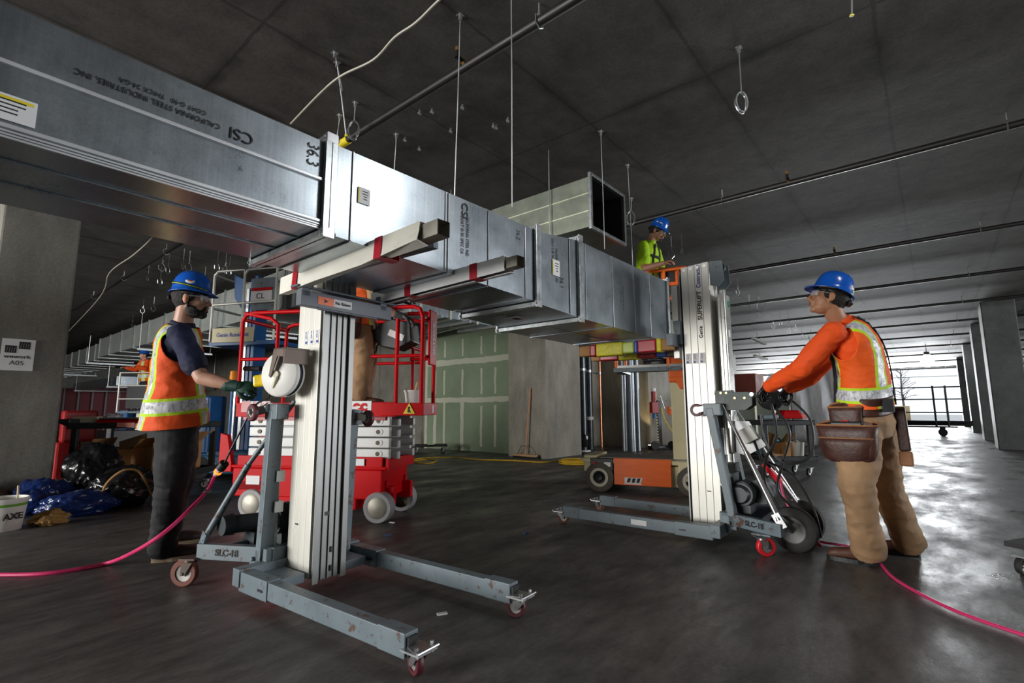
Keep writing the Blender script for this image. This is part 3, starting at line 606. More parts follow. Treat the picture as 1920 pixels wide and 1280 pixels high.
b=MB(); b.box((.175,.06,1.72),(.05,.1,.62)); b.build('carriage_post',alup,L2,bevel=.003)
text('SUPERLIFT',.05,ink,L2,face_m((-.034,.1145,1.91-.08),(0,0,1),(1,0,0)),sx=1.05,bold=.0008)
text('Contractor',.05,blueink,L2,face_m((-.034,.1145,1.91+.165),(0,0,1),(1,0,0)),sx=.85,bold=.001)
text('Genie',.04,ink,L2,face_m((-.034,.1145,1.91-.30),(0,0,1),(1,0,0)),sx=1.0,bold=.0008)
for q in(-1,1):
    b=MB(); b.prism([(-.12,2.19),(-.22,2.18),(-.23,2.02),(-.18,1.97),(-.12,1.99)],(0,q*.09-.006,0),(0,.008,0),1,u=(1,0,0),w=(0,0,1)); b.build('pulley_plate',grey,L2,bevel=.002)
b=MB(); b.lathe((-.18,0,2.14),(0,1,0),[(0,-.02),(.04,-.02),(.035,0),(.04,.02),(0,.02)],n=20); b.build('pulley',dgrey,L2,smooth=True)
b=MB(); b.box((-.175,-.05,1.25),(.06,.17,1.35)); b.box((-.2,.05,1.3),(.04,.06,1.3)); ch=b.build('cable_cover',mat('worn_clear_cover',(.5,.5,.47),.28,metal=.55,var=.25,scale=4),L2,bevel=.01)
b=MB(); b.box((-.2,.082,1.88),(.03,.002,.07)); b.box((-.207,-.05,1.6),(.002,.05,.06)); b.build('sticker',wht,ch)
b=MB(); b.lathe((-.207,-.09,1.85),(-1,0,0),[(.018,0),(.03,0),(.03,.003),(.018,.003)],n=20); b.build('sticker',mat('green_ink',(.02,.3,.12),.5),ch)
# winch
b=MB(); b.box((-.19,.12,1.06),(.13,.06,.15)); b.prism([(-.2,1.12),(-.37,1.12),(-.39,1.09),(-.39,1.02),(-.34,.985),(-.2,.985)],(0,.14,0),(0,.012,0),1,u=(1,0,0),w=(0,0,1)); b.prism([(-.2,1.12),(-.37,1.12),(-.39,1.09),(-.39,1.02),(-.34,.985),(-.2,.985)],(0,.02,0),(0,.012,0),1,u=(1,0,0),w=(0,0,1))
wi=b.build('winch_bracket',mat('slate_paint',(.055,.075,.07),.5,wear=(.2,.2,.19),wamt=.74),L2,bevel=.002)
b=MB()
for x,z in((-.17,1.115),(-.21,1.115),(-.27,1.075),(-.34,1.075)): b.cyl((x,.152,z),(x,.158,z),.009,n=10)
b.build('bolt',mat('brass_bolt',(.6,.45,.2),.4,metal=.8),wi)
b=MB(); b.lathe((-.47,-.06,1.065),(-.35,1,0),[(0,-.1),(.075,-.1),(.078,-.06),(.05,-.05),(.05,.02),(.082,.03),(.082,.07),(.06,.085),(0,.085)],n=28); b.build('winch_drum',mat('black_gloss',(.03,.032,.035),.25,metal=.4),L2,smooth=True,angle=40)
b=MB(); b.cyl((-.35,.13,1.06),(-.4,.1,1.1),.014); b.cyl((-.4,.1,1.1),(-.4,.2,1.1),.014); b.build('crank_handle',steel,L2,smooth=True)
def bigwheel(par,c,r,wd=.07,ax=(0,1,0)):
    b=MB(); b.lathe(c,ax,[(r*.55,-wd*.5),(r*.8,-wd*.55),(r*.96,-wd*.35),(r,0),(r*.96,wd*.35),(r*.8,wd*.55),(r*.55,wd*.5)],n=36); o=b.build('wheel',rub,par,smooth=True)
    b=MB(); b.lathe(c,ax,[(0,wd*.62),(r*.12,wd*.62),(r*.14,wd*.3),(r*.3,wd*.1),(r*.5,wd*.3),(r*.57,wd*.52),(r*.57,-wd*.5),(r*.3,-wd*.1),(r*.12,-wd*.4),(0,-wd*.4)],n=32); b.build('rim',mat('pale_rim',(.45,.45,.44),.45,metal=.4),o,smooth=True,angle=60)
bigwheel(L2,V((-.6,.12,.155)),.155,.08,(.15,1,0)); bigwheel(L2,V((-.6,-.2,.155)),.155,.08,(.15,1,0))
caster(L2,(-.44,.35,0),.062,ang=R(40),tread=redr,wd=.034)
b=MB(); b.box((-.44,.33,.142),(.12,.1,.012)); b.bar((-.53,.2,.24),(-.6,.14,.155),.05,.03); b.cyl((-.6,-.24,.155),(-.6,.2,.155),.014); b.build('axle',grey,L2,bevel=.002)
# electrical box and cables on lift 2
b=MB(); b.box((-.33,.07,.8),(.1,.05,.11),M.Rotation(.5,3,'Y')); b.build('control_box',mat('dirty_white_box',(.5,.5,.46),.5,wear=(.1,.1,.1),wamt=.7),L2,bevel=.004)
b=MB(); b.prism([(-.18,.9),(-.33,.9),(-.44,.72),(-.3,.64),(-.22,.66)],(0,.03,0),(0,.004,0),1,u=(1,0,0),w=(0,0,1)); b.build('guard_plate',mat('frosted_plate',(.3,.31,.31),.4,metal=.3),L2)
b=MB(); b.tube([(-.35,.03,.78),(-.4,.03,.62),(-.46,.02,.56)],.012,n=8); b.tube([(-.41,0,.58),(-.45,-.03,.52),(-.5,-.06,.45)],.024,n=8,mi=1); b.tube([(-.45,-.1,.52),(-.62,-.2,.22)],.014,n=8,mi=2); b.build('brace_clamp',[blk,redr,steel],L2,smooth=True)
def cordL(pts,r,name,mt,par): return MB().tube([V(p) for p in pts],r,n=8,sm=8).build(name,mt,par,smooth=True)
cordL([(-.5,.05,1.03),(-.52,.06,.8),(-.44,.08,.62),(-.42,.04,.45),(-.5,.06,.28),(-.56,.1,.2)],.01,'cable',blk,L2)
cordL([(-.52,.02,1.0),(-.6,.02,.82),(-.54,.02,.6),(-.5,.04,.4),(-.62,0,.25)],.01,'cable',blk,L2)
cordL([(-.62,-.02,1.06),(-.74,0,.9),(-.72,0,.66),(-.56,.04,.6),(-.44,.04,.74),(-.42,.05,.95)],.008,'cable',blk,L2)
cordL([(-.44,0,.6),(-.6,-.02,.5),(-.72,.06,.3),(-.76,.1,.12)],.008,'cable',blk,L2)
# paper-wrapped square tubes lying on lift 1's forks
def wrapped_tube(label,a,b_,w_,loose):
    a=V(a);b_=V(b_);L=(b_-a).length;d=(b_-a).normalized(); t=thing('square_tube',label,'tube',a,0,'paper-wrapped steel tubes on the lift forks')
    y=V((0,0,1)); x=d.cross(y).normalized(); y=x.cross(d); Xm=M((x,y,-d)).transposed().to_4x4()
    # local: z back along -d (so tube runs to -z), keep simple with own axes u=x,w=y,ax=d
    U,W=x,y; h=w_/2; b=MB()
    for sg,k in((1,0),(-1,.006)):
        rg=[[d*q+U*(-h+k)+W*(-h+k),d*q+U*(h-k)+W*(-h+k),d*q+U*(h-k)+W*(h-k),d*q+U*(-h+k)+W*(h-k)][::sg] for q in(0,L)]; b.rings(rg,cap=False)
    b.build('tube',mat('raw_steel_tube',(.3,.28,.24),.5,metal=.6,var=.3,wear=(.05,.04,.03),wamt=.66),t)
    b=MB(); k=h+.006; e=.004
    if loose: # torn paper: wrap open at the bottom with flaring flaps; section in (u,w)
        secs=[(0,[(.3,-1.3),(-1.15,-1.5),(-1.1,-.2),(-1.1,1.05),(1.1,1.05),(1.15,-.9)]),(L*.3,[(.2,-1.2),(-1.2,-1.35),(-1.15,-.1),(-1.1,1.1),(1.1,1.1),(1.2,-.7)]),(L*.62,[(-.2,-1.3),(-1.25,-1.5),(-1.1,0),(-1.12,1.1),(1.1,1.12),(1.3,.1)]),(L*.93,[(.0,-1.35),(-1.5,-1.0),(-1.2,.1),(-1.15,1.12),(1.15,1.12),(1.4,-.2)])]
        secs=[(q,[(-px,pz) for px,pz in s_]) for q,s_ in secs]
    else: secs=[(q,[(1.06,-1.2),(1.1,-1.1),(1.1,1.1),(-1.1,1.1),(-1.1,-1.15),(-.2,-1.2)]) for q in(-.02,L*.5,L*.94)]
    rows=[[d*q+U*(c[0]*k)+W*(c[1]*k) for c in s_] for q,s_ in secs]; n=6; vs=[p for r_ in rows for p in r_]; fs=[(a_*n+i,a_*n+i+1,(a_+1)*n+i+1,(a_+1)*n+i) for a_ in range(len(rows)-1) for i in range(n-1)]
    b.add(vs,fs); b.build('paper_wrap',mat('grubby_paper' if loose else 'clean_paper',(.72,.7,.62) if loose else (.74,.75,.76),.6,var=.08,bump=.3,wear=(.2,.18,.13) if loose else None,wamt=.68),t,solid=.003)
    for q in((.12,.70) if loose else (.28,.74)):
        b=MB(); k2=k*1.07; rr=[[d*(L*q+o_)+U*(cx*k2)+W*(cz*k2) for cx,cz in((-1.25 if loose else -1.1,-1.3 if loose else -1.15),(1.3 if loose else 1.1,-1.35 if loose else -1.2),(1.15,1.1),(-1.15,1.1))] for o_ in(0,.055)]; b.rings(rr,cap=False); b.build('tape_band',tape,t,solid=.002)
    return t
wrapped_tube('near grubby paper-wrapped square tube with torn wrapping and red tape',(1.33,2.80,1.706),(1.28,1.42,1.706),.062,True)
wrapped_tube('far cleaner white-wrapped square tube with red tape',(1.86,2.68,1.70),(1.81,1.46,1.70),.052,False)
# ---------------- red scissor lift ----------------
C=V((2.70,4.56,0)); t=SC=thing('scissor_lift','red scissor lift with a guard-railed platform, stopped behind the near material lift','lift',C,R(-60))
b=MB(); b.box((-.09,0,.33),(1.5,.60,.26)); b.box((-.03,0,.19),(.90,.59,.17)); b.box((-.62,0,.3),(.4,.6,.1)); b.box((-.07,0,.475),(1.56,.64,.03)); b.build('chassis',red,t,bevel=.012)
b=MB()
for q in(-1,1): b.box((-.06,q*.30,.53),(1.45,.03,.09))
b.box((.71,0,.51),(.03,.62,.1)); b.build('deck_rim',red,t,bevel=.003)
for x in(-.62,.63):
    for q in(-1,1):
        r=.135; b=MB(); c=V((x,q*.27,r)); b.lathe(c,(0,1,0),[(r*.7,-.05),(r*.93,-.052),(r,-.04),(r,.04),(r*.93,.052),(r*.7,.05)],n=36); o=b.build('wheel',mat('grey_tyre',(.30,.29,.30),.6,var=.15),t,smooth=True)
        b=MB(); b.lathe(c,(0,q,0),[(0,.062),(r*.5,.06),(r*.66,.05),(r*.72,.046)],n=32); b.build('hub_cap',mat('hub_cap',(.35,.33,.28),.5,metal=.5,var=.2),o,smooth=True)
b=MB()
for q in(-1,1): b=MB(); b.box((.62,q*.2,.23),(.26,.06,.16)); b.cyl((.55,q*.22,.29),(.55,q*.22,.36),.02); b.cyl((.67,q*.22,.29),(.67,q*.22,.36),.02); b.build('steering_knuckle',red,t,bevel=.01)
for yb in(-.30,.25): b=MB(); b.prism([(-1.0,.42),(-.86,.42),(-.86,.5),(-.92,.76),(-1.0,.78)],(0,yb,0),(0,.05,0),1,u=(1,0,0),w=(0,0,1)); b.build('ladder_bracket',red,t,bevel=.005)
if 0: b.prism([(-1.0,.42),(-.86,.42),(-.86,.5),(-.92,.76),(-1.0,.78)],(0,.25,0),(0,.05,0),1,u=(1,0,0),w=(0,0,1)); b.build('ladder_bracket',red,t,bevel=.005)
scis=mat('scissor_grey',(.56,.57,.56),.4,var=.05)
for k in range(4):
    z=.555+.098*k
    for q in(-1,1):
        b=MB(); b.box((.0,q*(.25),z+.045),(1.42,.05,.088)); b.cyl((.62,q*.25-.03,z+.045),(.62,q*.25+.03,z+.045),.03); o=b.build('scissor_arm',scis,t,bevel=.008)
        b=MB(); b.cyl((.6,q*.282,z+.045),(.6,q*.272,z+.045),.02); b.cyl((-.6,q*.282,z+.045),(-.6,q*.272,z+.045),.02); b.build('pivot_pin',mat('dark_pin',(.05,.04,.025),.5,metal=.5),o)
        b=MB(); b.box((.02,q*.18,z+.03),(1.5,.05,.07)); b.build('scissor_arm',scis,t,bevel=.008)
b=MB(); b.box((.25,-.277,.72),(.16,.003,.05)); b.build('label',wht,t)
b=MB(); b.box((.45,-.328,.53),(.1,.003,.06)); b.build('label',wht,t); b=MB(); b.box((-.62,-.303,.35),(.14,.004,.08)); b.build('label',wht,t)
b=MB(); b.box((-.0,0,.985),(1.6,.70,.05)); b.box((.0,-.35,1.0),(1.6,.03,.13)); b.box((.0,.35,1.0),(1.6,.03,.13)); b.box((.86,-.18,1.0),(.4,.38,.11)); b.build('platform',red,t,bevel=.004)
b=MB(); b.box((-.05,-.27,.93),(1.45,.04,.06)); b.box((-.05,.27,.93),(1.45,.04,.06)); b.build('platform_rail',dred,t,bevel=.004)
b=MB(); b.box((.26,-.368,1.025),(.62,.004,.1)); lb=b.build('name_panel',wht,t,bevel=.0); text('ec',.13,red,lb,face_m((.46,-.372,1.03),(1,0,0),(0,0,1)),bold=.006,sx=1.15)
b=MB(); b.box((-.59,-.369,1.03),(.3,.004,.1)); b.build('number_panel',dred,t); text('133',.1,wht,t,face_m((-.56,-.373,1.035),(1,0,0),(0,0,1)),bold=.004,sx=1.25)
b=MB(); b.prism([(-.055,-.04),(.055,-.04),(0,.055)],(.93,-.374,1.0),(0,-.003,0),1,u=(1,0,0),w=(0,0,1)); wt=b.build('warning_triangle',yel,t); b=MB(); b.prism([(-.015,-.028),(.02,-.03),(.004,0),(.012,.02),(-.012,.022)],(.93,-.3775,1.0),(0,-.001,0),1,u=(1,0,0),w=(0,0,1)); b.build('symbol',ink,wt)
b=MB(); b.box((1.0615,-.12,1.0),(.003,.05,.07)); b.build('label',wht,t)
zt=1.93
def rail(pts,r=.019,n='guard_rail',mt=red,par=None): return MB().tube([V(p) for p in pts],r,n=10).build(n,mt,par or t,smooth=True)
for q in(-1,1):
    y=q*.345
    rail([(-.8,y,1.05),(-.8,y,zt-.08),(-.77,y,zt-.02),(-.7,y,zt),(.70,y,zt),(.76,y,zt-.02),(.79,y,zt-.08),(.79,y,1.05)])
    rail([(-.8,y,1.48),(.79,y,1.48)],.016); rail([(.1,y,1.05),(.1,y,zt)],.015,'rail_post') if q>0 else None
    rail([(-.42,y,zt-.34),(-.42,y,zt-.12),(-.5,y,zt-.06),(-.78,y,zt+.0)]) if q<0 else None
    rail([(-.42,y,1.48),(-.42,y,zt-.34)],.016,'rail_post') if q<0 else None
    y=-.345 if q<0 else -.02; rail([(1.03,y,1.05),(1.03,y,zt-.1),(1.0,y,zt-.02),(.94,y,zt),(.76,y,zt)])
    rail([(.79,y,1.48),(1.03,y,1.48)],.016)
rail([(1.03,-.345,zt-.1),(1.03,-.02,zt-.1)]); rail([(1.03,-.345,1.48),(1.03,-.02,1.48)],.016); rail([(.79,.0,1.6),(.79,.345,1.6)],.016); rail([(-.8,-.345,zt-.06),(-.8,.345,zt-.06)]); rail([(.79,.05,1.05),(.79,.05,1.6)],.015,'rail_post')
b=MB(); b.box((1.06,-.16,1.66),(.025,.2,.52)); gp=b.build('gate_panel',red,t,bevel=.02); text('SKYJACK',.08,wht,gp,face_m((1.074,-.16,1.66),(0,0,1),(0,-1,0)),bold=.003)
b=MB(); b.prism([(.45,1.70),(.68,1.84),(.88,1.80),(.9,1.62),(.75,1.55),(.6,1.58)],(0,-.28,0),(0,.22,0),1,u=(1,0,0),w=(0,0,1)); cb=b.build('control_box',blk,t,bevel=.01); b=MB(); b.box((.75,-.285,1.68),(.16,.004,.06),M.Rotation(.4,3,'Y')); b.build('decal',wht,cb)
pts=[]
for i in range(61):
    u=i/60; c=V((-.1+.68*u,-.1-.12*u,1.42-.38*math.sin(PI*min(1,u*1.0))+.28*u*u)); th=u*2*PI*26; e=.012 if u>.35 else .003; pts.append(c+V((0,math.cos(th)*e,math.sin(th)*e)))
rail(pts,.007,'coiled_cord',blk)
o=thing('bucket','small white bucket standing on the red lift platform','bucket'); p=C+M.Rotation(R(-60),3,'Z')@V((.9,-.2,1.057))
b=MB(); b.lathe(p,(0,0,1),[(0,0),(.07,0),(.082,.1),(.088,.1),(.088,.115),(.08,.115),(.07,.02),(0,.02)],n=24); b.build('pail',white,o,smooth=True); b=MB(); b.bar(p+V((0,0,.04)),p+V((.04,.0,.19)),.02,.006); b.build('stirring_stick',wood,o)
# ---------------- blue mast lift ----------------
bc=fl(470,893)+V((-.05,.15,0)); bc.z=0; t=BL=thing('mast_lift','blue vertical mast lift with a rail basket raised behind the red lift','lift',bc,R(-62))
b=MB(); b.box((0,0,.2),(1.25,.75,.26)); b.box((-.1,0,.36),(1.0,.7,.08)); b.build('chassis',mat('worn_blue_paint',(.02,.13,.26),.5,var=.3,wear=(.3,.4,.45),wamt=.64),t,bevel=.02)
text('Genie',.15,wht,t,face_m((-.33,-.378,.2),(1,0,0),(0,0,1)),bold=.003)
for x in(-.42,.42):
    for q in(-1,1): 
        b=MB(); b.lathe((x,q*.34,.16),(0,1,0),[(0,-.05),(.1,-.05),(.16,-.04),(.16,.04),(.1,.05),(0,.05)],n=28); b.build('wheel',rub,t,smooth=True)
b=MB(); b.box((-.5,-.2,.78),(.3,.36,.86)); bx=b.build('battery_cover',blu,t,bevel=.03); b=MB(); b.box((-.655,-.2,.85),(.01,.3,.62)); b.box((-.5,-.385,.95),(.2,.01,.4)); b.build('teal_panel',mat('teal_reflector',(.1,.55,.52),.2,metal=.4,var=.5,scale=12),bx); b=MB(); b.box((-.58,-.388,.7),(.12,.008,.08)); b.build('decal',wht,bx)
text('AWP-30S',.055,ink,bx,face_m((-.42,-.384,.8),(1,0,0),(0,0,1)))
for k,(x,zt2) in enumerate(((-.08,2.7),(-.02,2.9),(.05,3.05),(.12,3.1))): b=MB(); b.box((x,0,(zt2+.4)/2),(.055,.26,zt2-.4)); b.build('mast_column',blu if k!=1 else alu,t,bevel=.005)
b=MB(); b.box((-.1,-.15,.85),(.03,.05,.9)); b.box((-.1,.12,.85),(.03,.05,.9)); b.build('mast_guide',steel,t)
b=MB(); b.box((.12,-.05,2.0),(1.15,.62,.06)); b.build('basket_floor',blu,t); b=MB(); b.box((-.02,-.385,2.12),(.72,.015,.22)); sg=b.build('name_plate',tan,t,bevel=.004); text('Genie Runabout',.085,blueink,sg,face_m((-.02,-.394,2.12),(1,0,0),(0,0,1)),bold=.002)
rp=lambda pts,r=.019: rail(pts,r,'basket_rail',alup,t)
for x0,x1 in((-.44,.1),(.1,.66)): rp([(x0,-.36,2.03),(x0,-.36,3.06),(x0+.06,-.36,3.13),(x1,-.36,3.13),(x1,-.36,2.03)])
rp([(-.44,-.36,2.6),(.66,-.36,2.62)]); rp([(-.44,.26,2.03),(-.44,.26,3.1),(.66,.26,3.1),(.66,.26,2.03)]); rp([(-.44,-.36,3.08),(-.44,.26,3.08)]); rp([(-.44,-.36,2.55),(-.44,.26,2.55)])
b=MB(); b.prism([(-.25,2.75),(-.1,2.55),(-.1,3.05),(-.3,3.15)],(0,-.14,0),(0,.03,0),1,u=(1,0,0),w=(0,0,1)); b.build('gusset',blu,t,bevel=.01)
b=MB(); b.box((.42,-.30,2.75),(.42,.03,.5)); pn=b.build('grey_panel',grey,t); b=MB(); b.box((.38,-.32,2.72),(.36,.006,.16)); b.build('notice',wht,pn); b=MB(); b.box((.38,-.322,2.82),(.36,.008,.05)); b.build('red_strip',red,pn); text('CL',.12,ink,pn,face_m((.36,-.3255,2.71),(1,0,0),(0,0,1)))
pb=at(437,712,6.3)-BL.location; t=bpy.data.objects.new('beacon',None); COL.objects.link(t); t.parent=BL; t.location=M.Rotation(R(62),3,'Z')@pb; b=MB(); b.cyl((0,0,-.06),(0,0,0),.045); b.build('base',blk,t); b=MB(); b.cyl((0,0,0),(0,0,.1),.045,.038); b.ell((0,0,.1),.038,.038,.02); b.build('lens',mat('amber_glass',(.75,.25,.02),.15),t,smooth=True); b=MB(); b.cyl((0,0,-.06),(0,0,-1.0),.02); b.build('stub_post',blu,t)
# ---------------- orange and cream mast lift ----------------
w0,w1=V((5.437,3.23,0)),V((5.718,2.29,0)); d=(w1-w0).normalized(); ang=math.atan2(d.y,d.x)
n_=V((-d.y,d.x,0)); cen=(w0+w1)/2+n_*.38+d*.1; t=JL=thing('mast_lift','orange and cream battery mast lift with a raised basket behind the taped forks','lift',cen,ang)
b=MB(); b.box((0,0,.21),(1.25,.62,.24)); b.box((-.05,0,.37),(1.45,.72,.05)); b.box((-.68,0,.33),(.16,.6,.2)); b.box((.42,-.34,.28),(.1,.08,.22)); b.build('chassis',tan,t,bevel=.012)
b=MB(); b.box((.05,0,.402),(1.2,.6,.015)); b.build('deck_mat',mat('grey_deck',(.25,.24,.22),.7),t)
b=MB(); b.box((-.04,-.365,.255),(.66,.03,.31)); sp=b.build('side_panel',orange,t,bevel=.006)
b=MB()
for k,(x0,sk) in enumerate(((-.04,0),(.015,.0),(.07,0))): b.prism([(0,-.022),(.034,-.022),(.052,.028),(.016,.028)],(x0-.18,-.3835,.155),(0,-.003,0),1,u=(1,0,0),w=(0,0,1))
b.build('logo',ink,sp); b=MB(); b.prism([(-.1,-.028),(.085,-.028),(.11,.034),(-.1,.034)],(-.145,-.3812,.155),(0,-.0015,0),1,u=(1,0,0),w=(0,0,1)); b.box((-.15,-.3815,.118),(.2,.002,.012)); b.build('logo_line',wht,sp)
b=MB(); b.box((-.52,-.345,.33),(.28,.05,.14)); kb=b.build('control_bay',blk,t,bevel=.006); b=MB(); b.cyl((-.6,-.37,.34),(-.6,-.39,.34),.015); b.build('knob',red,kb); b=MB(); b.box((-.45,-.372,.33),(.08,.004,.05)); b.build('gauge',white,kb)
for x in(-.55,.52):
    for q in(-1,1):
        r=.175; c=V((x,q*.33,r)); b=MB(); b.lathe(c,(0,1,0),[(r*.62,-.06),(r*.9,-.06),(r,-.045),(r,.045),(r*.9,.06),(r*.62,.06)],n=36); o=b.build('wheel',mat('dusty_tyre',(.09,.075,.06),.8,var=.4),t,smooth=True)
        b=MB(); b.lathe(c,(0,q,0),[(r*.42,.045),(r*.45,.058),(r*.63,.062)],n=32); b.build('rim',mat('cream_rim',(.5,.46,.36),.5,var=.2),o,smooth=True); b=MB(); b.lathe(c,(0,q,0),[(0,.05),(r*.2,.06),(r*.3,.03),(r*.43,.04)],n=28); b.build('hub',blk,o,smooth=True)
Jx=.46
b=MB(); b.box((Jx,-.1,.9),(.3,.34,1.05)); b.build('mast_cover',tan,t,bevel=.015); b=MB(); b.box((Jx,-.1,1.56),(.33,.36,.42)); b.prism([(Jx-.165,1.38),(Jx+.165,1.38),(Jx+.165,1.22),(Jx-.04,1.22),(Jx-.08,1.3),(Jx-.165,1.3)],(0,-.285,0),(0,.36,0),1,u=(1,0,0),w=(0,0,1)); b.build('upper_cover',orange,t,bevel=.02)
for k in range(3): b=MB(); b.box((Jx+.02+.05*k,.12,1.25+.3*k),(.05,.2,1.7)); b.build('mast_column',alup,t)
b=MB(); b.box((.16,.0,1.50),(.95,.62,.05)); b.build('basket_floor',mat('checker_plate',(.38,.38,.36),.4,metal=.6,var=.2),t)
b=MB(); b.box((-.3,.0,1.47),(.1,.62,.05)); b.box((.1,-.3,1.47),(.7,.03,.05)); b.build('floor_frame',grey,t)
orail=mat('orange_rail',(.9,.16,.01),.35)
rj=lambda pts,r=.022: rail(pts,r,'basket_rail',orail,t)
for y in(-.3,.32): rj([(-.32,y,1.5),(-.32,y,2.6),(-.26,y,2.68),(.56,y,2.68),(.62,y,2.6),(.62,y,1.6)])
rj([(-.32,-.3,2.62),(-.32,.32,2.62)]); rj([(.3,-.3,1.5),(.3,-.3,2.66)],.018)
b=MB(); b.box((.36,-.14,2.6),(.2,.2,.22)); cb=b.build('control_console',orange,t,bevel=.01); b=MB(); b.box((.36,-.245,2.6),(.12,.01,.13)); b.build('decal',blk,cb); b=MB(); b.box((.52,-.2,2.42),(.2,.12,.45),M.Rotation(.7,3,'Y')); b.build('padded_sleeve',mat('grey_cloth',(.07,.07,.075),.8,bump=.4),cb,bevel=.02); b=MB(); b.box((.46,-.27,2.42),(.05,.02,.3),M.Rotation(.7,3,'Y')); b.build('orange_strip',orange,cb)
# ---------------- pipes standing in the recess ----------------
P_=mat('flex_steel',(.10,.11,.12),.35,metal=.8,var=.4)
def vpipe(px,py,r,lab,mt,name='riser_pipe',y=None,ridge=False,grp=None,top=3.5):
    p=onY(px,py,y); t=thing(name,lab,'pipe',(p.x,y,0),0,grp)
    b=MB()
    if ridge:
        prof=[]; z=.0
        while z<top: prof+= [(r,z),(r*1.05,z+.012)]; z+=.03
        b.lathe((0,0,0),(0,0,1),prof,n=16)
    else: b.cyl((0,0,0),(0,0,top),r,n=20)
    b.build('pipe',mt,t,smooth=True)
    b=MB(); b.cyl((0,0,1.9),(0,0,1.96),r*1.15); b.box((0,.1,1.93),(.3,.03,.04)); b.build('clamp',zinc,t); return t
a=vpipe(1094,800,.085,'dark ribbed pipe nearest the concrete corner, with a boot-shaped trap at its foot',P_,y=6.45,ridge=True,grp='dark ribbed risers'); b=MB(); b.tube([(0,-.02,.15),(-.12,-.05,.28),(-.2,-.08,.36)],.09,n=14); b.build('trap',blk,a,smooth=True); b=MB(); b.cyl((0,0,.28),(0,0,.36),.1); b.cyl((0,0,0),(0,0,.03),.16); b.build('collar',white,a)
a=vpipe(1106,800,.085,'dark ribbed pipe between the first pipe and the copper one',P_,y=6.6,ridge=True,grp='dark ribbed risers'); b=MB(); b.cyl((0,0,.72),(0,0,.8),.1); b.build('collar',white,a)
vpipe(1127,800,.035,'thin copper pipe standing in the concrete recess',copper,y=6.75)
for k,(x,l) in enumerate(((1171,'leftmost of the four steel ducts in the recess'),(1180,'second of the four steel ducts'),(1187,'third of the four steel ducts'),(1196,'rightmost of the four steel ducts'))): vpipe(x,800,.057,'galvanised round riser, '+l,mat('dull_riser_steel',(.3,.33,.36),.42,metal=.7,var=.2),'round_duct',y=5.5 if k>1 else 5.75,grp='galvanised round risers')
# ---------------- broom ----------------
t=thing('push_broom','push broom with a wooden handle leaning on the concrete corner','broom',V((8.17,6.5,0)),R(90))
b=MB(); b.box((0,0,.06),(.6,.07,.045)); b.build('head',wood,t,bevel=.005); b=MB(); b.box((0,0,.02),(.62,.06,.06)); b.build('bristles',blk,t); b=MB(); b.cyl((0,0,.08),(-.08,-.09,1.42),.014); b.build('handle',mat('worn_handle',(.5,.22,.1),.5),t,smooth=True); b=MB(); b.tube([(-.2,0,.08),(-.06,.04,.25),(.06,.04,.25),(.2,0,.08)],.007); b.build('brace',steel,t)
# ---------------- furniture dollies ----------------
def dolly(p,ang,lab,sx=.75,sy=.45):
    t=thing('dolly',lab,'dolly',p,ang,'flat wheeled dollies'); b=MB()
    for q in(-1,1): b.box((q*sx*.3,0,.17),(sx*.38,sy,.03))
    b.box((0,.1,.15),(sx,.06,.03)); b.box((0,-.1,.15),(sx,.06,.03)); b.build('deck',mat('dark_carpet',(.03,.03,.032),.9),t)
    for i in(-1,1):
        for j in(-1,1): caster(t,(i*sx*.4,j*sy*.38,0),.05,tread=rub,wd=.03)
dolly(fl(808,848),R(-40),'low black furniture dolly standing by the green drywall')
dolly(fl(2045,1082),R(-30),'dark dolly cut off by the right edge of the picture',.7,.45)
# yellow cord
o=MB().tube([fl(x,y,.012) for x,y in((766,868),(775,864),(800,861),(818,863),(806,868),(785,867),(772,862),(800,858),(850,857),(900,861),(960,863),(1020,866),(1060,862),(1098,861))],.011,n=6,sm=8).build('extension_cord',mat('yellow_cord',(.7,.42,.02),.5),smooth=True); tag(o,'yellow cord lying along the foot of the green wall','cord')
cc=fl(1080,869); pts=[cc+V((.28*math.cos(a)*(1+.12*math.sin(a*.37)),.28*math.sin(a)*(1+.12*math.cos(a*.29)),.012+.0007*i)) for i,a in enumerate([k*.35 for k in range(90)])]
o=MB().tube(pts,.011,n=6).build('extension_cord',MT['yellow_cord'],smooth=True); tag(o,'coil of yellow cord beside the cream mast lift','cord')
# ---------------- core drill, extinguisher, lamp ----------------
p=fl(1238,838)*.955; p.z=0; t=thing('core_drill','core drill on a wheeled stand against the concrete wall','drill',p,R(-40))
b=MB(); b.box((0,0,.06),(.45,.3,.05)); b.box((0,0,.62),(.08,.08,1.15)); b.build('stand',dgrey,t,bevel=.004); b=MB()
for k in range(14): b.box((-.045,0,.15+.07*k),(.012,.05,.03))
b.build('rack',white,t); b=MB(); b.box((-.12,0,1.02),(.18,.16,.28)); b.cyl((-.12,0,1.1),(-.12,0,1.42),.06); b.build('motor',dred,t,bevel=.01); b=MB(); b.cyl((-.12,0,1.42),(-.12,0,1.5),.05); b.build('cap',white,t)
b=MB(); b.cyl((-.12,0,.9),(-.12,0,.75),.05); b.build('chuck',blu,t); b=MB()
for a in(.3,1.9,3.4,5): b.cyl((.08,-.06,1.15),(.08+.16*math.cos(a),-.06,1.15+.16*math.sin(a)),.01)
b.build('feed_handle',steel,t)
for q in(-1,1): b=MB(); b.lathe((.22 if q>0 else -.22,-.17,.1),(0,1,0),[(0,-.02),(.1,-.025),(.1,.025),(0,.02)],n=20); b.build('wheel',rub,t,smooth=True)
b=MB(); b.tube([(.05,-.05,1.0),(.12,-.1,.7),(.3,-.1,.4),(.35,-.05,.1)],.012,sm=5); b.build('cable',yel,t)
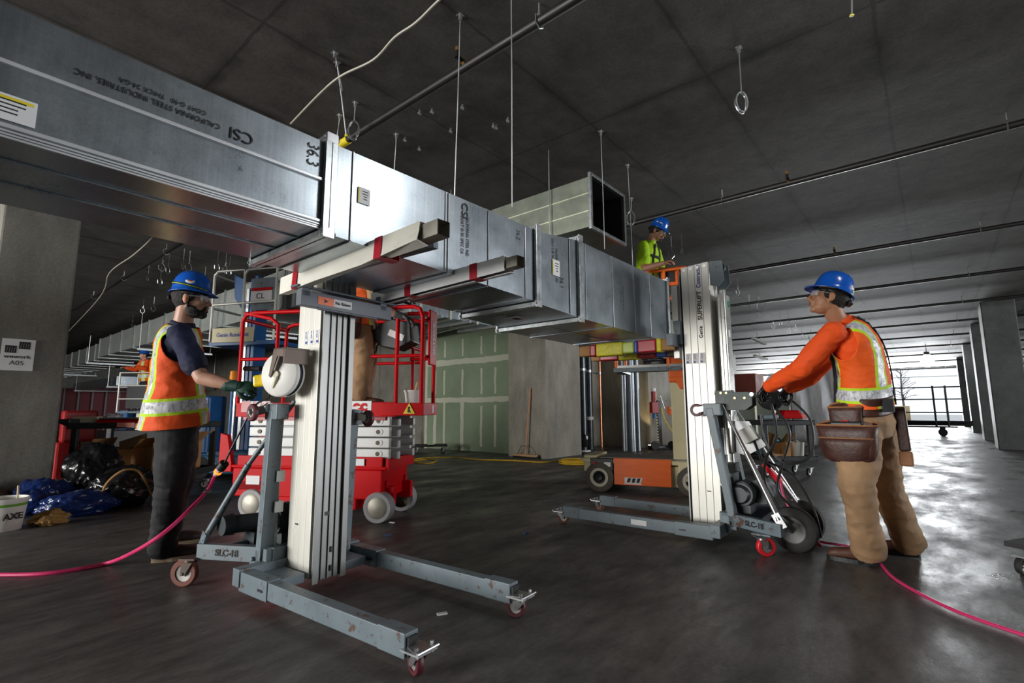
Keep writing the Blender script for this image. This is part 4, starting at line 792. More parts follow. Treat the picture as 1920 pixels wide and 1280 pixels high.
t=thing('safety_vest','orange safety vest draped over the core drill','vest',p+V((.12,-.2,.85))); b=MB(); b.rings([[V((.0+u*.35,-.12*u+.05*math.cos(a),.1-.35*u*u+.09*math.sin(a)*(1.2-u*.3))) for a in [2*PI*i/10 for i in range(10)]] for u in(0,.25,.5,.75,1)]); b.build('cloth',mat('orange_cloth_dull',(.75,.12,.02),.7,bump=.3),t,smooth=True); b=MB(); b.tube([(0,-.03,.16),(.17,-.1,.1),(.33,-.2,-.12)],.02,n=6,sm=4); b.build('reflective_stripe',mat('dull_reflective',(.5,.55,.3),.4),t)
p=fl(1270,843); t=thing('fire_extinguisher','red fire extinguisher on the floor by the cream mast','extinguisher',p); b=MB(); b.lathe((0,0,0),(0,0,1),[(0,0),(.085,0),(.09,.02),(.09,.45),(.06,.53),(.025,.56),(0,.56)],n=24); b.build('cylinder',red,t,smooth=True); b=MB(); b.box((0,0,.6),(.04,.04,.07)); b.bar((0,0,.62),(.12,0,.66),.02,.01); b.build('valve',blk,t); b=MB(); b.tube([(0,0,.6),(-.12,0,.5),(-.1,0,.2)],.012,sm=5); b.build('hose',blk,t)
p=V((11.95,5.35,0)); p=fl(1221,842); t=thing('work_lamp','small work lamp on the floor lighting a cone up the concrete wall','lamp',p); b=MB(); b.cyl((0,0,0),(0,0,.1),.06,.08); b.build('housing',blk,t); b=MB(); b.cyl((0,0,.1),(0,0,.105),.07); b.build('lens',mat('warm_glow',(1,.9,.6),.3,emit=(1,.72,.32),es=14),t)
l=bpy.data.lights.new('work_lamp_beam','SPOT'); l.energy=60; l.color=(1,.75,.4); l.spot_size=R(50); l.spot_blend=.5; l.shadow_soft_size=.05; o=bpy.data.objects.new('work_lamp_beam',l); COL.objects.link(o); o.parent=t; o.location=(0,0,.12); o.rotation_euler=V((.35,.25,1)).to_track_quat('-Z','Y').to_euler()
# ---------------- left cart with boxes ----------------
def cart(lab,p,ang,L,W,h,grp='black plastic utility carts'):
    t=thing('utility_cart',lab,'cart',p,ang,grp); pl=mat('charcoal_plastic',(.022,.024,.028),.4,var=.25)
    for z,nm in((h-.04,'top_tray'),(.26,'bottom_tray')):
        b=MB(); b.box((0,0,z-.02),(L,W,.02))
        for q in(-1,1): b.box((0,q*W/2,z+.0),(L+.03,.03,.07)); b.box((q*L/2,0,z+.0),(.03,W+.03,.07))
        b.build(nm,pl,t,bevel=.008)
    for i in(-1,1):
        for j in(-1,1):
            b=MB(); b.box((i*(L/2-.06),j*(W/2-.03),(h+.2)/2),(.07,.05,h-.3)); b.build('leg',pl,t,bevel=.008); caster(t,(i*(L/2-.08),j*(W/2-.06),0),.06,ang=.5,tread=rub)
    return t
cp=at(268,912,6.15); cp.z=0; ca_=R(-47)
CT=cart('long black utility cart with cardboard boxes, behind the bearded man',cp,ca_,1.42,.62,.86)
b=MB(); b.prism([(-.71,.8),(-.86,.86),(-.86,.9),(-.71,.9)],(0,-.31,0),(0,.62,0),1,u=(1,0,0),w=(0,0,1)); b.build('handle_shelf',MT['charcoal_plastic'],CT,bevel=.01); b=MB(); b.box((-.05,-.33,.83),(.2,.004,.05)); b.build('pink_label',mat('salmon_label',(.7,.25,.18),.6),CT); text('RUBB',.035,ink,CT,face_m((-.3,-.327,.83),(1,0,0),(0,0,1)))
Rc=M.Rotation(ca_,3,'Z'); cw=lambda x,y,z: cp+Rc@V((x,y,z))
def carton(p,ang,sx,sy,sz,lab,mt=card,flaps=True):
    t=thing('cardboard_box',lab,'box',p,ang,'open cardboard boxes on the cart shelf'); b=MB(); th=.006
    b.box((0,0,th/2),(sx,sy,th)); 
    for q in(-1,1): b.box((q*sx/2,0,sz/2),(th,sy,sz)); b.box((0,q*sy/2,sz/2),(sx,th,sz))
    b.build('carton',mt,t)
    if flaps:
        for q in(-1,1): b=MB(); b.bar((q*sx/2,0,sz),(q*(sx/2-.06 if q<0 else sx/2+.1),0,sz+.12),.004,sy*.96,up=V((0,1,0))); b.build('flap',mt,t)
        b=MB(); b.bar((.0,-sy/2,sz),(.0,-sy/2-.03,sz-.16),sx*.96,.004); b.build('flap',mt,t); b=MB(); b.bar((0,sy/2,sz),(0,sy/2-.02,sz+.12),sx*.96,.004); b.build('flap',mt,t)
    b=MB(); b.box((0,-sy/2-.004,sz*.3),(.05,.002,sz*.6)); b.build('packing_tape',mat('brown_tape',(.3,.15,.05),.35),t)
carton(cw(-.28,-.02,.27),ca_,.52,.42,.27,'open cardboard box on the lower cart shelf, left of the man\'s legs'); carton(cw(.38,.0,.27),ca_+.1,.36,.42,.34,'cardboard box on the lower cart shelf, right of the man\'s legs')
t=thing('metal_bar','bright red metal bar lying on the left cart with a steel rod','bar'); b=MB(); b.bar(cw(-.5,-.1,.865),cw(.5,-.1,.865),.14,.05); b.build('red_bar',red,t); b=MB(); b.cyl(cw(-.45,-.2,.9),cw(.1,-.2,.905),.012); b.build('steel_rod',steel,t,smooth=True)
t=thing('wood_block','pale wooden block at the left end of the cart top','block'); b=MB(); b.box(cw(-.66,-.1,.89),(.28,.1,.07),Rc); b.build('block',mat('pale_wood',(.6,.52,.36),.6),t); 
t=thing('rag','crumpled white rag beside the red bar on the cart','rag'); b=MB(); b.ell(cw(-.47,.05,.9),.1,.09,.06,n=9,k=6); random.seed(5)
for v in b.v: v+=V((random.uniform(-.02,.02),random.uniform(-.02,.02),random.uniform(-.015,.02)))
b.build('cloth',mat('white_rag',(.5,.5,.53),.9),t)
t=thing('tool_bag','black tool bag on the cart behind the orange vest','bag'); b=MB(); b.ell(cw(.15,.15,.96),.24,.16,.11,n=12,k=7)
for v in b.v: v+=V((random.uniform(-.02,.02),random.uniform(-.02,.02),random.uniform(-.02,.02)))
b.build('bag',mat('black_fabric',(.008,.008,.01),.7),t,smooth=True)
# right cart
cp2=(fl(1485,893)+fl(1490,880))/2; cp2=V((8.55,1.85,0)); CT2=cart('black utility cart with a red tool case on top, left of the tool-belted man',cp2,R(-50),.78,.5,.82)
Rc2=M.Rotation(R(-50),3,'Z'); c2=lambda x,y,z: cp2+Rc2@V((x,y,z))
t=thing('tool_case','shiny red tool case lying on the right-hand cart','case'); b=MB(); b.box(c2(.14,-.02,.9),(.36,.26,.13),Rc2,tp=(.7,.75)); b.build('case',red,t,bevel=.03); b=MB(); b.box(c2(.33,-.04,.88),(.1,.16,.08),Rc2); b.build('handle',mat('salmon_plastic',(.7,.2,.18),.4),t,bevel=.01)
t=thing('cordless_drill','grey-blue power tool lying at the left of the right-hand cart','drill'); b=MB(); b.bar(c2(-.3,-.1,.86),c2(-.06,-.1,.87),.07,.06); b.build('body',mat('grey_blue_tool',(.25,.33,.38),.4,var=.4),t,bevel=.015); b=MB(); b.bar(c2(-.26,-.1,.86),c2(-.24,.04,.85),.05,.05); b.cyl(c2(-.36,-.1,.86),c2(-.3,-.1,.86),.03); b.build('grip',blk,t,bevel=.008)
carton(c2(-.08,-.05,.27),R(-50),.26,.26,.22,'small cardboard box with handles sticking out, on the lower shelf of the right cart')
t=thing('bucket','white plastic bucket on the lower shelf of the right cart','bucket'); b=MB(); b.lathe(c2(.2,-.05,.27),(0,0,1),[(0,0),(.1,0),(.12,.22),(.11,.22),(.09,.01)],n=24); b.build('pail',white,t,smooth=True)
t=thing('hammer','tool with a curved brown handle poking out of the small box','hammer'); b=MB(); b.tube([c2(-.06,-.05,.35),c2(-.02,-.05,.5),c2(-.08,-.05,.58)],.014,sm=5); b.build('handle',rust,t,smooth=True); b=MB(); b.bar(c2(-.11,-.05,.575),c2(-.05,-.05,.6),.03,.03); b.build('head',dgrey,t)
# ---------------- rubbish by the left column ----------------
def blob(name,lab,cat,c,rx,ry,rz,mt,seed,grp=None,amp=.22):
    bm=bmesh.new(); bmesh.ops.create_icosphere(bm,subdivisions=5,radius=1); from mathutils import noise as N
    for v in bm.verts:
        p=v.co.copy(); q=p*1.6+V((seed*3.1,seed,0)); n=N.noise(q)*amp+abs(N.noise(q*2.7))*amp*.9-abs(N.noise(q*6))*amp*.35
        p*=(1+n); p.z=max(p.z,-.82+.04*N.noise(q*4)); v.co=V((p.x*rx,p.y*ry,(p.z+.82)*rz/1.82))
    me=bpy.data.meshes.new(name); bm.to_mesh(me); bm.free(); me.materials.append(mt); me.shade_smooth(); o=bpy.data.objects.new(name,me); COL.objects.link(o); o.location=c; return tag(o,lab,cat,grp)
bagm=mat('black_bag_film',(.006,.006,.007),.22,bump=.8,bscale=14); bagb=mat('blue_bag_film',(.006,.02,.10),.22,bump=.8,bscale=16)
blob('rubbish_bag','tall black rubbish bag heaped against the left column','bag',(1.36,7.05,0),.25,.25,.62,bagm,1,'bags in the rubbish heap'); blob('rubbish_bag','shiny black rubbish bag with tan paper showing, nearest the cart','bag',(1.52,6.6,0),.26,.24,.42,bagm,2,'bags in the rubbish heap')
blob('rubbish_bag','blue rubbish bag slumped against the foot of the left column','bag',(.93,6.85,0),.22,.2,.32,bagb,3,'bags in the rubbish heap'); blob('rubbish_bag','flattened blue rubbish bag in front of the black ones','bag',(1.15,6.45,0),.3,.2,.22,bagb,4,'bags in the rubbish heap')
blob('crumpled_paper','crumpled brown paper in front of the blue bags','paper',(.9,6.12,0),.12,.1,.11,mat('brown_paper',(.3,.17,.05),.8,bump=.6),5,amp=.5)
b=MB(); b.tube([(1.30,6.40,.1),(1.33,6.36,.28),(1.45,6.32,.4),(1.6,6.36,.36),(1.72,6.4,.12)],.012,sm=5); o=b.build('paper_strip',mat('tan_paper',(.3,.16,.05),.8)); tag(o,'strip of tan paper curling round the black rubbish bag','paper')
bp=V((.60,6.15,0)); t=thing('bucket','white pail with a green band and a brush, at the left edge','bucket',bp); b=MB(); b.lathe((0,0,0),(0,0,1),[(0,0),(.125,0),(.15,.24),(.158,.24),(.158,.265),(.148,.265),(.12,.02),(0,.02)],n=32,mis=[0]*7); b.build('pail',white,t,smooth=True,angle=30); b=MB(); b.lathe((0,0,0),(0,0,1),[(.147,.2),(.1495,.222)],n=32); b.build('green_band',mat('green_band',(.15,.4,.03),.5),t,smooth=True)
text('AXE',.07,ink,t,face_m((.05,-.142,.12),(1,.35,0),(0,0,1)),bold=.002); b=MB(); b.bar((.08,.0,.2),(.07,-.03,.36),.03,.012); b.build('brush_handle',mat('pale_wood2',(.55,.45,.28),.6),t,bevel=.004)
blob('cloth_heap','dark brown sheet heaped behind the white pail','cloth',(.35,7.0,0),.34,.25,.3,mat('dark_brown_cloth',(.05,.025,.012),.9),6)
t=thing('red_container','red container half hidden behind the left column','container',(1.35,8.6,0)); b=MB(); b.box((0,0,.3),(.25,.25,.6)); b.box((.08,-.1,.8),(.35,.2,.4)); b.build('body',dred,t,bevel=.03)
# ---------------- far background, left ----------------
t=thing('site_hoarding','dark red boarding with pale battens at the far left','hoarding',(8,33,0)); b=MB(); b.box((0,0,1.05),(10,.1,2.1)); b.build('board',mat('maroon_board',(.11,.015,.02),.7),t)
for k in range(18): b=MB(); b.box((-4.8+.55*k,-.08,1.05),(.07,.05,2.1)); b.build('batten',mat('grey_batten',(.16,.16,.16),.7),t)
lp=V((4.1,16.5,0)); t=thing('mast_lift','small distant mast lift with a caged basket, left of the bearded man','lift',lp,R(-50)); b=MB(); b.box((0,0,.24),(1.2,.7,.48)); b.build('chassis',blk,t,bevel=.02); b=MB(); b.box((0,0,.9),(.2,.25,1.3)); b.build('mast_column',alup,t); b=MB(); b.box((.3,-.1,.75),(.3,.3,.5)); b.box((-.35,-.1,.75),(.2,.3,.5)); b.build('battery_box',blu,t); b=MB(); b.box((0,0,.95),(1.0,.7,.05)); b.build('basket_floor',grey,t)
for x in(-.48,.48):
    for y in(-.33,.33): rail([(x,y,.95),(x,y,2.0)],.022,'basket_rail',alup,t)
for z in(1.3,1.65,2.0):
    for y in(-.33,.33): rail([(-.48,y,z),(.48,y,z)],.02,'basket_rail',alup,t)
b=MB(); b.box((0,-.3,1.35),(.55,.03,.6)); b.build('screen',blk,t)
# ---------------- far background, right ----------------
t=thing('metal_stud_stack','rack of pale green-grey metal wall panels with bright studs','panels'); a=fl(1298,845); c=fl(1508,838); a=V((15.6,4.9,0)); c=V((15.6,2.6,0)); b=MB(); b.bar(a+V((0,0,.02)),a+V((0,0,1.35)),.05,.05)
b=MB(); b.box((15.7,4.1,.68),(.08,3.6,1.36)); b.build('panel',mat('grey_green_panel',(.16,.19,.15),.6),t)
for k in range(7): b=MB(); b.box((15.64,2.45+.5*k,.68),(.05,.05,1.36)); b.build('stud',mat('pale_stud',(.5,.5,.42),.4,metal=.5),t)
t=thing('teal_drum','teal plastic wrap bundle behind the right-hand cart','drum'); b=MB(); b.cyl((12.6,2.9,0),(12.6,2.9,.3),.35); b.build('lower_wrap',mat('teal_plastic',(.01,.3,.35),.4),t,smooth=True,angle=40)
t=thing('brick_stack','reddish brown stacked blocks seen past the winch','blocks'); b=MB(); b.box((21,6.2,1.15),(1.2,2.2,2.3)); b.build('stack',mat('red_brown_block',(.3,.07,.05),.8,var=.3,scale=3),t)
TA=at(1484,800,12.6); TB=at(1580,800,12.0); TA.z=TB.z=0
t=thing('hanging_sheet','pale grey tarpaulin hanging behind the right-hand man','tarpaulin'); b=MB(); vs=[];fs=[]
for i in range(13):
    for j in range(9):
        u=i/12;v=j/8; p=TA.lerp(TB,u); p.x+=.09*math.sin(u*14+v*3)+.05*math.sin(v*9); p.z=.2+v*1.85-(.25*u*(1-v)); vs.append(p)
for i in range(12):
    for j in range(8): fs.append((i*9+j,(i+1)*9+j,(i+1)*9+j+1,i*9+j+1))
b.add(vs,fs); b.build('sheet',mat('grey_tarp',(.45,.46,.48),.6,bump=.3),t,smooth=True,solid=.006); b=MB(); Q=V((0,0,2.06)); b.cyl(TA+Q,TB+Q,.025); b.cyl(TA,TA+Q,.025); b.cyl(TB,TB+Q,.025); b.build('frame',zinc,t)
# pipe cart
t=thing('pipe_cart','long rolling cart stacked with dark pipes in front of the far opening','cart')
q0=V((23.3,2.3,0)); q1=V((23.2,-.75,0)); dd=(q1-q0)
for k in range(7): b=MB(); b.cyl(q0+V((.09*(k%4),.0,.40+.09*(k//4))),q1+V((.09*(k%4),-.1*(k%3),.40+.09*(k//4))),.045,n=10); b.build('pipe',blackpipe,t,smooth=True)
b=MB(); b.bar(q0+V((.1,0,.32)),q1+V((.1,.2,.32)),.5,.05); b.build('frame',blk,t)
for u in(.28,.75,.86):
    p=q0+dd*u
    b=MB(); b.cyl(p+V((-.1,0,.3)),p+V((-.1,0,1.75)),.03,n=8); b.cyl(p+V((.35,0,.3)),p+V((.35,0,1.6)),.03,n=8); b.build('upright',blackpipe,t)
for z in(.82,1.28,1.7): b=MB(); b.cyl(q0+V((-.1,0,z)),q1+V((-.1,.0,z)),.022,n=8); b.build('rail',blackpipe,t)
for u in(.3,.8): 
    for x in(-.05,.35): b=MB(); p=q0+dd*u+V((x,0,.13)); b.lathe(p,(1,0,0),[(0,-.04),(.13,-.04),(.13,.04),(0,.04)],n=20); b.box(p+V((0,0,.12)),(.05,.16,.1)); b.build('caster',rub,t,smooth=True,angle=40)
# outside the opening: ground, hoarding, a bare tree
b=MB(); b.box((70,4,-.15),(55,90,.1)); o=b.build('ground_outside',mat('pale_ground',(.45,.45,.44),.9)); struct(o)
t=thing('hoarding_panel','tan plywood barrier just outside the far opening','barrier'); b=MB(); b.box((43.2,3.9,.55),(.1,5.2,1.1)); b.build('board',mat('tan_board',(.55,.46,.28),.8),t)
t=thing('bare_tree','faint leafless tree outside the far opening','tree',(58,2.1,-.1)); b=MB(); random.seed(11); b.tube([(0,0,0),(.05,.1,2.5),(0,0,5.2)],.1,n=6,rf=lambda u:.12*(1-.8*u))
for k in range(46):
    z=1.6+random.random()*3.2; a=random.random()*6.28; L=random.uniform(.4,1.3)*(1.2-(z-1.6)/4); b.tube([(0,0,z),(L*.5*math.cos(a),L*.5*math.sin(a),z+.25),(L*math.cos(a),L*math.sin(a),z+.3+random.random()*.3)],.02,n=4)
b.build('branches',mat('bark',(.12,.1,.09),.9),t)
t=thing('guard_cable','thin safety cable strung across the far opening','cable'); b=MB(); b.cyl((41.9,-3,2.95),(41.9,10.3,2.95),.02,n=6); b.cyl((41.9,2.6,0),(41.9,2.6,2.95),.03,n=6); b.build('cable',blackpipe,t)
# small litter
for k,(x,y,m_,l) in enumerate(((985,999,blu,'small blue scrap on the floor in the middle'),(735,979,white,'white scrap beside the front wheel of the red lift'),(728,1003,blu,'tiny blue scrap near the near lift\'s far leg'),(829,1150,white,'pale fleck between the near lift\'s legs'))):
    o=MB().box(fl(x,y,.006),(.05,.02,.008),random.random()*3).build('litter',m_); tag(o,l,'litter')
# ---------------- people ----------------
from mathutils import noise as NZ
def baked(mb,name,mt,parent,voxel,off,it=3,fold=0,fs=9,seed=0,aniso=(1,1,1.0),ratio=None):
    me=bpy.data.meshes.new('tmp'); me.from_pydata([tuple(v-off) for v in mb.v],[],mb.f)
    bm=bmesh.new(); bm.from_mesh(me); bmesh.ops.recalc_face_normals(bm,faces=bm.faces); bm.to_mesh(me); bm.free()
    o=bpy.data.objects.new('tmp',me); COL.objects.link(o)
    r=o.modifiers.new('r','REMESH'); r.mode='VOXEL'; r.voxel_size=voxel; r.adaptivity=0
    s=o.modifiers.new('s','SMOOTH'); s.iterations=it; s.factor=.5
    bpy.context.view_layer.update(); dg=bpy.context.evaluated_depsgraph_get(); m2=bpy.data.meshes.new_from_object(o.evaluated_get(dg)); bpy.data.objects.remove(o); bpy.data.meshes.remove(me)
    m2.name=name; m2.materials.clear()
    for q in (mt if isinstance(mt,(list,tuple)) else [mt]): m2.materials.append(q)
    if fold:
        nr=[v.normal.copy() for v in m2.vertices]
        for v,n in zip(m2.vertices,nr):
            q=V((v.co.x*aniso[0],v.co.y*aniso[1],v.co.z*aniso[2]))*fs+V((seed,seed*2,0)); a=NZ.noise(q); b_=1-abs(NZ.noise(q*1.9+V((4,4,4))))*2
            v.co+=n*fold*(a*.9+b_*.55)
    m2.shade_smooth(); q=bpy.data.objects.new(name,m2); COL.objects.link(q); q.parent=parent; return q
def vtube(b,pts,rs,n=14,k=5,e1=True):
    P=spline([V(p) for p in pts],k); m_=len(P)-1; L=len(rs)-1
    def rf(u):
        x=u*L; i=min(int(x),L-1); f=x-i; f=f*f*(3-2*f); return rs[i]*(1-f)+rs[i+1]*f
    b.tube(P,1,n=n,rf=rf); b.ell(P[0],rs[0],rs[0],rs[0],n=10,k=6)
    if e1: b.ell(P[-1],rs[-1],rs[-1],rs[-1],n=10,k=6)
def hand(b,Xm,curl=(.4,.5,.4),sc=1,r=.0088,spread=.02,thumb=.35,pk=1):
    S=lambda p: Xm@(V(p)*sc)
    R3=Xm.to_3x3()
    b.ell(S((.045,0,0)),.052*sc*pk,.042*sc*pk,.017*sc*pk,R3,n=14,k=9); b.ell(S((.012,0,0)),.03*sc*pk,.028*sc*pk,.02*sc*pk,R3,n=12,k=8)
    for i,(L,y) in enumerate(((.07,.03),(.08,.0105),(.075,-.0095),(.058,-.029))):
        p=V((.08-.006*abs(i-1.3),y,0)); a=0; pts=[p.copy()]
        for j,(f,c) in enumerate(zip((.42,.33,.25),curl)):
            a+=c*(1+.1*i); p=p+V((math.cos(a),(y*.25)*(1 if j==0 else 0),-math.sin(a)))*L*f; pts.append(p.copy())
        vtube(b,[S(q) for q in pts],[r*1.05*sc,r*1.02*sc,r*.95*sc,r*.8*sc],n=9,k=3)
    pts=[V((.022,.032,-.004)),V((.048,.052,-.012-thumb*.02)),V((.072,.056-thumb*.03,-.02-thumb*.05)),V((.09,.05-thumb*.06,-.024-thumb*.07))]
    vtube(b,[S(q) for q in pts],[r*1.35*sc,r*1.25*sc,r*1.1*sc,r*.9*sc],n=9,k=3)
def hframe(w_,d,back):
    x=V(d).normalized(); z=V(back); z=(z-x*z.dot(x)).normalized(); y=z.cross(x); m_=M((x,y,z)).transposed().to_4x4(); m_.translation=V(w_); return m_
def reflective_vest_mat(name,col,lat,hw,b0,b1,edge=.018,strap0=0,lo=None):
    m,nt,p,tc=base(name); uv=nn(nt,'ShaderNodeUVMap'); uv.uv_map='st'; s=nn(nt,'ShaderNodeSeparateXYZ'); ln(nt,uv.outputs[0],s.inputs[0])
    u=math_(nt,'ABSOLUTE',s.outputs[0]); v=s.outputs[1]
    d=math_(nt,'ABSOLUTE',math_(nt,'SUBTRACT',u,lat))
    sv=math_(nt,'MULTIPLY',math_(nt,'LESS_THAN',d,hw),math_(nt,'GREATER_THAN',v,strap0)); sl=math_(nt,'MULTIPLY',math_(nt,'LESS_THAN',d,hw+edge),math_(nt,'GREATER_THAN',v,strap0))
    c_=(b0+b1)/2; h_=(b1-b0)/2; e=math_(nt,'ABSOLUTE',math_(nt,'SUBTRACT',v,c_)); hv=math_(nt,'LESS_THAN',e,h_); hl=math_(nt,'LESS_THAN',e,h_+edge)
    # a strap ends where the band's lime border begins
    sil=math_(nt,'MAXIMUM',hv,math_(nt,'MULTIPLY',sv,math_(nt,'SUBTRACT',1,hl))); lime=math_(nt,'MAXIMUM',hl,sl)
    ob=tc.outputs['Object']; n1=noise(nt,ob,5,5)
    c=ramp(nt,n1,[(.3,tuple(x*.82 for x in col)),(.7,col)]); c=mixc(nt,lime,c,(.50,.75,.02)); 
    cr_=ramp(nt,noise(nt,ob,22,4,.6,(1,1,.35)),[(.46,(.62,.63,.66)),(.5,(.25,.26,.3)),(.54,(.62,.63,.66))])
    c=mixc(nt,sil,c,cr_); ln(nt,c,p.inputs['Base Color']); ln(nt,math_(nt,'SUBTRACT',.75,math_(nt,'MULTIPLY',sil,.35)),p.inputs['Roughness'])
    bu=nn(nt,'ShaderNodeBump'); bu.inputs['Strength'].default_value=.35; bu.inputs['Distance'].default_value=.02; ln(nt,noise(nt,ob,16,4),bu.inputs['Height']); ln(nt,bu.outputs[0],p.inputs['Normal'])
    return m
def sp(c,n=2.6):
    return math.copysign(abs(c)**(2/n),c)
def ringat(c,l,f,w_,d,n=40,ex=2.5): return [c+l*(w_*sp(math.cos(2*PI*i/n),ex))+f*(d*sp(math.sin(2*PI*i/n),ex)) for i in range(n)]
def torso(P,Cc,N,lh,ls,F,spec,n=40,steps=6,ex=2.5):
    # spec: (t,w,d,fo,lo) rows; returns rings, centres, laterals
    path=spline([P+(P-Cc)*.35,P,Cc,N,N+(N-Cc)*.2],24); pl=[0]
    for i in range(1,len(path)): pl.append(pl[-1]+(path[i]-path[i-1]).length)
    i0,i1=24,72; base_=pl[i0]; tot=pl[i1]-base_
    def posat(t):
        s=base_+t*tot; s=max(0,min(pl[-1]-1e-6,s))
        for i in range(len(pl)-1):
            if pl[i+1]>=s: f_=(s-pl[i])/(pl[i+1]-pl[i]+1e-9); return path[i].lerp(path[i+1],f_),(path[i+1]-path[i]).normalized()
    rows=[]
    sp_=spline([V((r_[0],r_[1],r_[2])) for r_ in spec],steps); fo=spline([V((r_[3],0,0)) for r_ in spec],steps)
    for q,o_ in zip(sp_,fo):
        c,tg=posat(q.x); k=max(0,min(1,q.x)); l=lh.lerp(ls,k).normalized(); l=(l-tg*l.dot(tg)).normalized(); f=l.cross(tg)
        if f.dot(F)<0: f=-f
        rows.append((ringat(c+f*o_.x,l,f,q.y,q.z,n,ex),c,l,f,q.x*tot))
    return rows
def head_parts(b,X,neckbase,skinny=1,nose=1):
    S=lambda *p: X@V(p); R3=X.to_3x3(); E=lambda c,r: b.ell(S(*c),r[0],r[1],r[2],R3,n=20,k=12)
    E((-.015,0,.035),(.092,.075,.085)); E((.028,0,-.015),(.058,.06,.088)); E((.03,0,-.068),(.052,.05,.04)); E((.066,0,-.092),(.021,.024,.018)); E((-.0,0,-.05),(.055,.056,.045))
    E((.073,0,.022),(.016,.046,.011)); E((.056,.036,-.02),(.024,.022,.022)); E((.056,-.036,-.02),(.024,.022,.022))
    vtube(b,[S(.082,0,.018),S(.098,0,-.002),S(.111,0,-.026)],[.0075,.009,.0125],n=10,k=4); E((.096,.011,-.03),(.009,.007,.007)); E((.096,-.011,-.03),(.009,.007,.007)); E((.082,0,-.04),(.02,.024,.012))
    E((.088,0,-.053),(.011,.024,.0065)); E((.086,0,-.064),(.011,.021,.0075))
    for q in(-1,1): E((-.004,q*.077,-.008),(.019,.009,.032)); E((-.002,q*.07,-.028),(.01,.008,.014))
    vtube(b,[neckbase,S(-.028,0,-.065)+(neckbase-S(-.028,0,-.065))*.4,S(-.022,0,-.04)],[.062,.054,.055],n=16)
def hardhat(par,off,X,mt,stk=(),strap=None,ridge=True):
    S=lambda p: X@V(p)-off; n=44; prof=[(1.0,0.0,1),(1.0,.006,1),(.93,.010,.7),(.875,.018,.25),(.86,.035,0),(.83,.062,0),(.76,.092,0),(.63,.118,0),(.44,.136,0),(.22,.145,0),(.02,.148,0)]
    rg=[]
    for (k,z,pk) in prof:
        r_=[]
        for i in range(n):
            a=2*PI*i/n; c,s=math.cos(a),math.sin(a); x=.124*k*c; y=.104*k*s; x+=pk*.034*max(0,c)**2.2; zz=z-pk*.014*max(0,c)**2-(.012*pk*max(0,-c))
            if ridge and k<.87 and abs(y)<.022: zz+=.005
            r_.append(S((x-.008,y,zz*.95+.042)))
        rg.append(r_)
    b=MB(); b.rings(rg,cap=False); b.f.append([len(b.v)-n+i for i in range(n)]); b.m.append(0); o=b.build('hard_hat',mt,par,smooth=True,angle=60,solid=.003)
    b=MB(); b.rings([[S((.095*math.cos(2*PI*i/28)-.01,.081*math.sin(2*PI*i/28),z)) for i in range(28)] for z in(.02,.045)],cap=False); b.build('suspension_band',blk,o,smooth=True,solid=.002)
    b=MB(); b.ell(S((-.115,0,.0)),.02,.045,.022,X.to_3x3(),n=14,k=8); b.build('ratchet_knob',blk,o,smooth=True)
    for (az,el,sx,sy,m_,dot) in stk:
        a=R(az); e=R(el); r0=V((.1085*math.cos(a)*math.cos(e)-.008,.091*math.sin(a)*math.cos(e),.105*math.sin(e)+.062)); nr=V((math.cos(a)*math.cos(e),math.sin(a)*math.cos(e)*1.2,math.sin(e)*1.1)).normalized()
        c=S(r0); nw=X.to_3x3()@nr; up_=X.to_3x3()@V((0,0,1)); tx=up_.cross(nw).normalized(); ty=nw.cross(tx); Rm=M((tx,ty,nw)).transposed(); b=MB(); b.ell(c,sx,sy,.004,Rm,n=16,k=6); s_=b.build('sticker',m_,o,smooth=True)
        if dot: b=MB(); b.ell(c+nw*.003,sx*.55,sy*.3,.0025,Rm,n=12,k=6); b.build('printing',dot,s_,smooth=True)
    if strap:
        b=MB(); b.rings([[S((.1095*math.cos(2*PI*i/n)-.008+.002,.0925*math.sin(2*PI*i/n),z+.042+.018*math.cos(2*PI*i/n)*-1)) for i in range(n)] for z in(.028,.042)],cap=False); st=b.build('lamp_strap',blk,o,smooth=True,solid=.003)
        b=MB(); b.rings([[S((.1115*math.cos(2*PI*i/n)-.006,.0945*math.sin(2*PI*i/n),z+.042+.018*math.cos(2*PI*i/n)*-1)) for i in range(n)] for z in(.033,.037)],cap=False); b.build('lime_line',strap,st,smooth=True,solid=.002)
    return o
skinM={}
def skin(name,c): return mat('skin_'+name,c,.5,var=.08,scale=14,bump=.05)
hairM=mat('black_hair',(.012,.008,.006),.7,bump=.9,bscale=90,var=.4); lensM=None
def glass():
    m,nt,p,tc=base('clear_lens'); p.inputs['Base Color'].default_value=(.9,.92,.93,1); p.inputs['Roughness'].default_value=.05; p.inputs['Alpha'].default_value=.22; return m
lensM=glass()
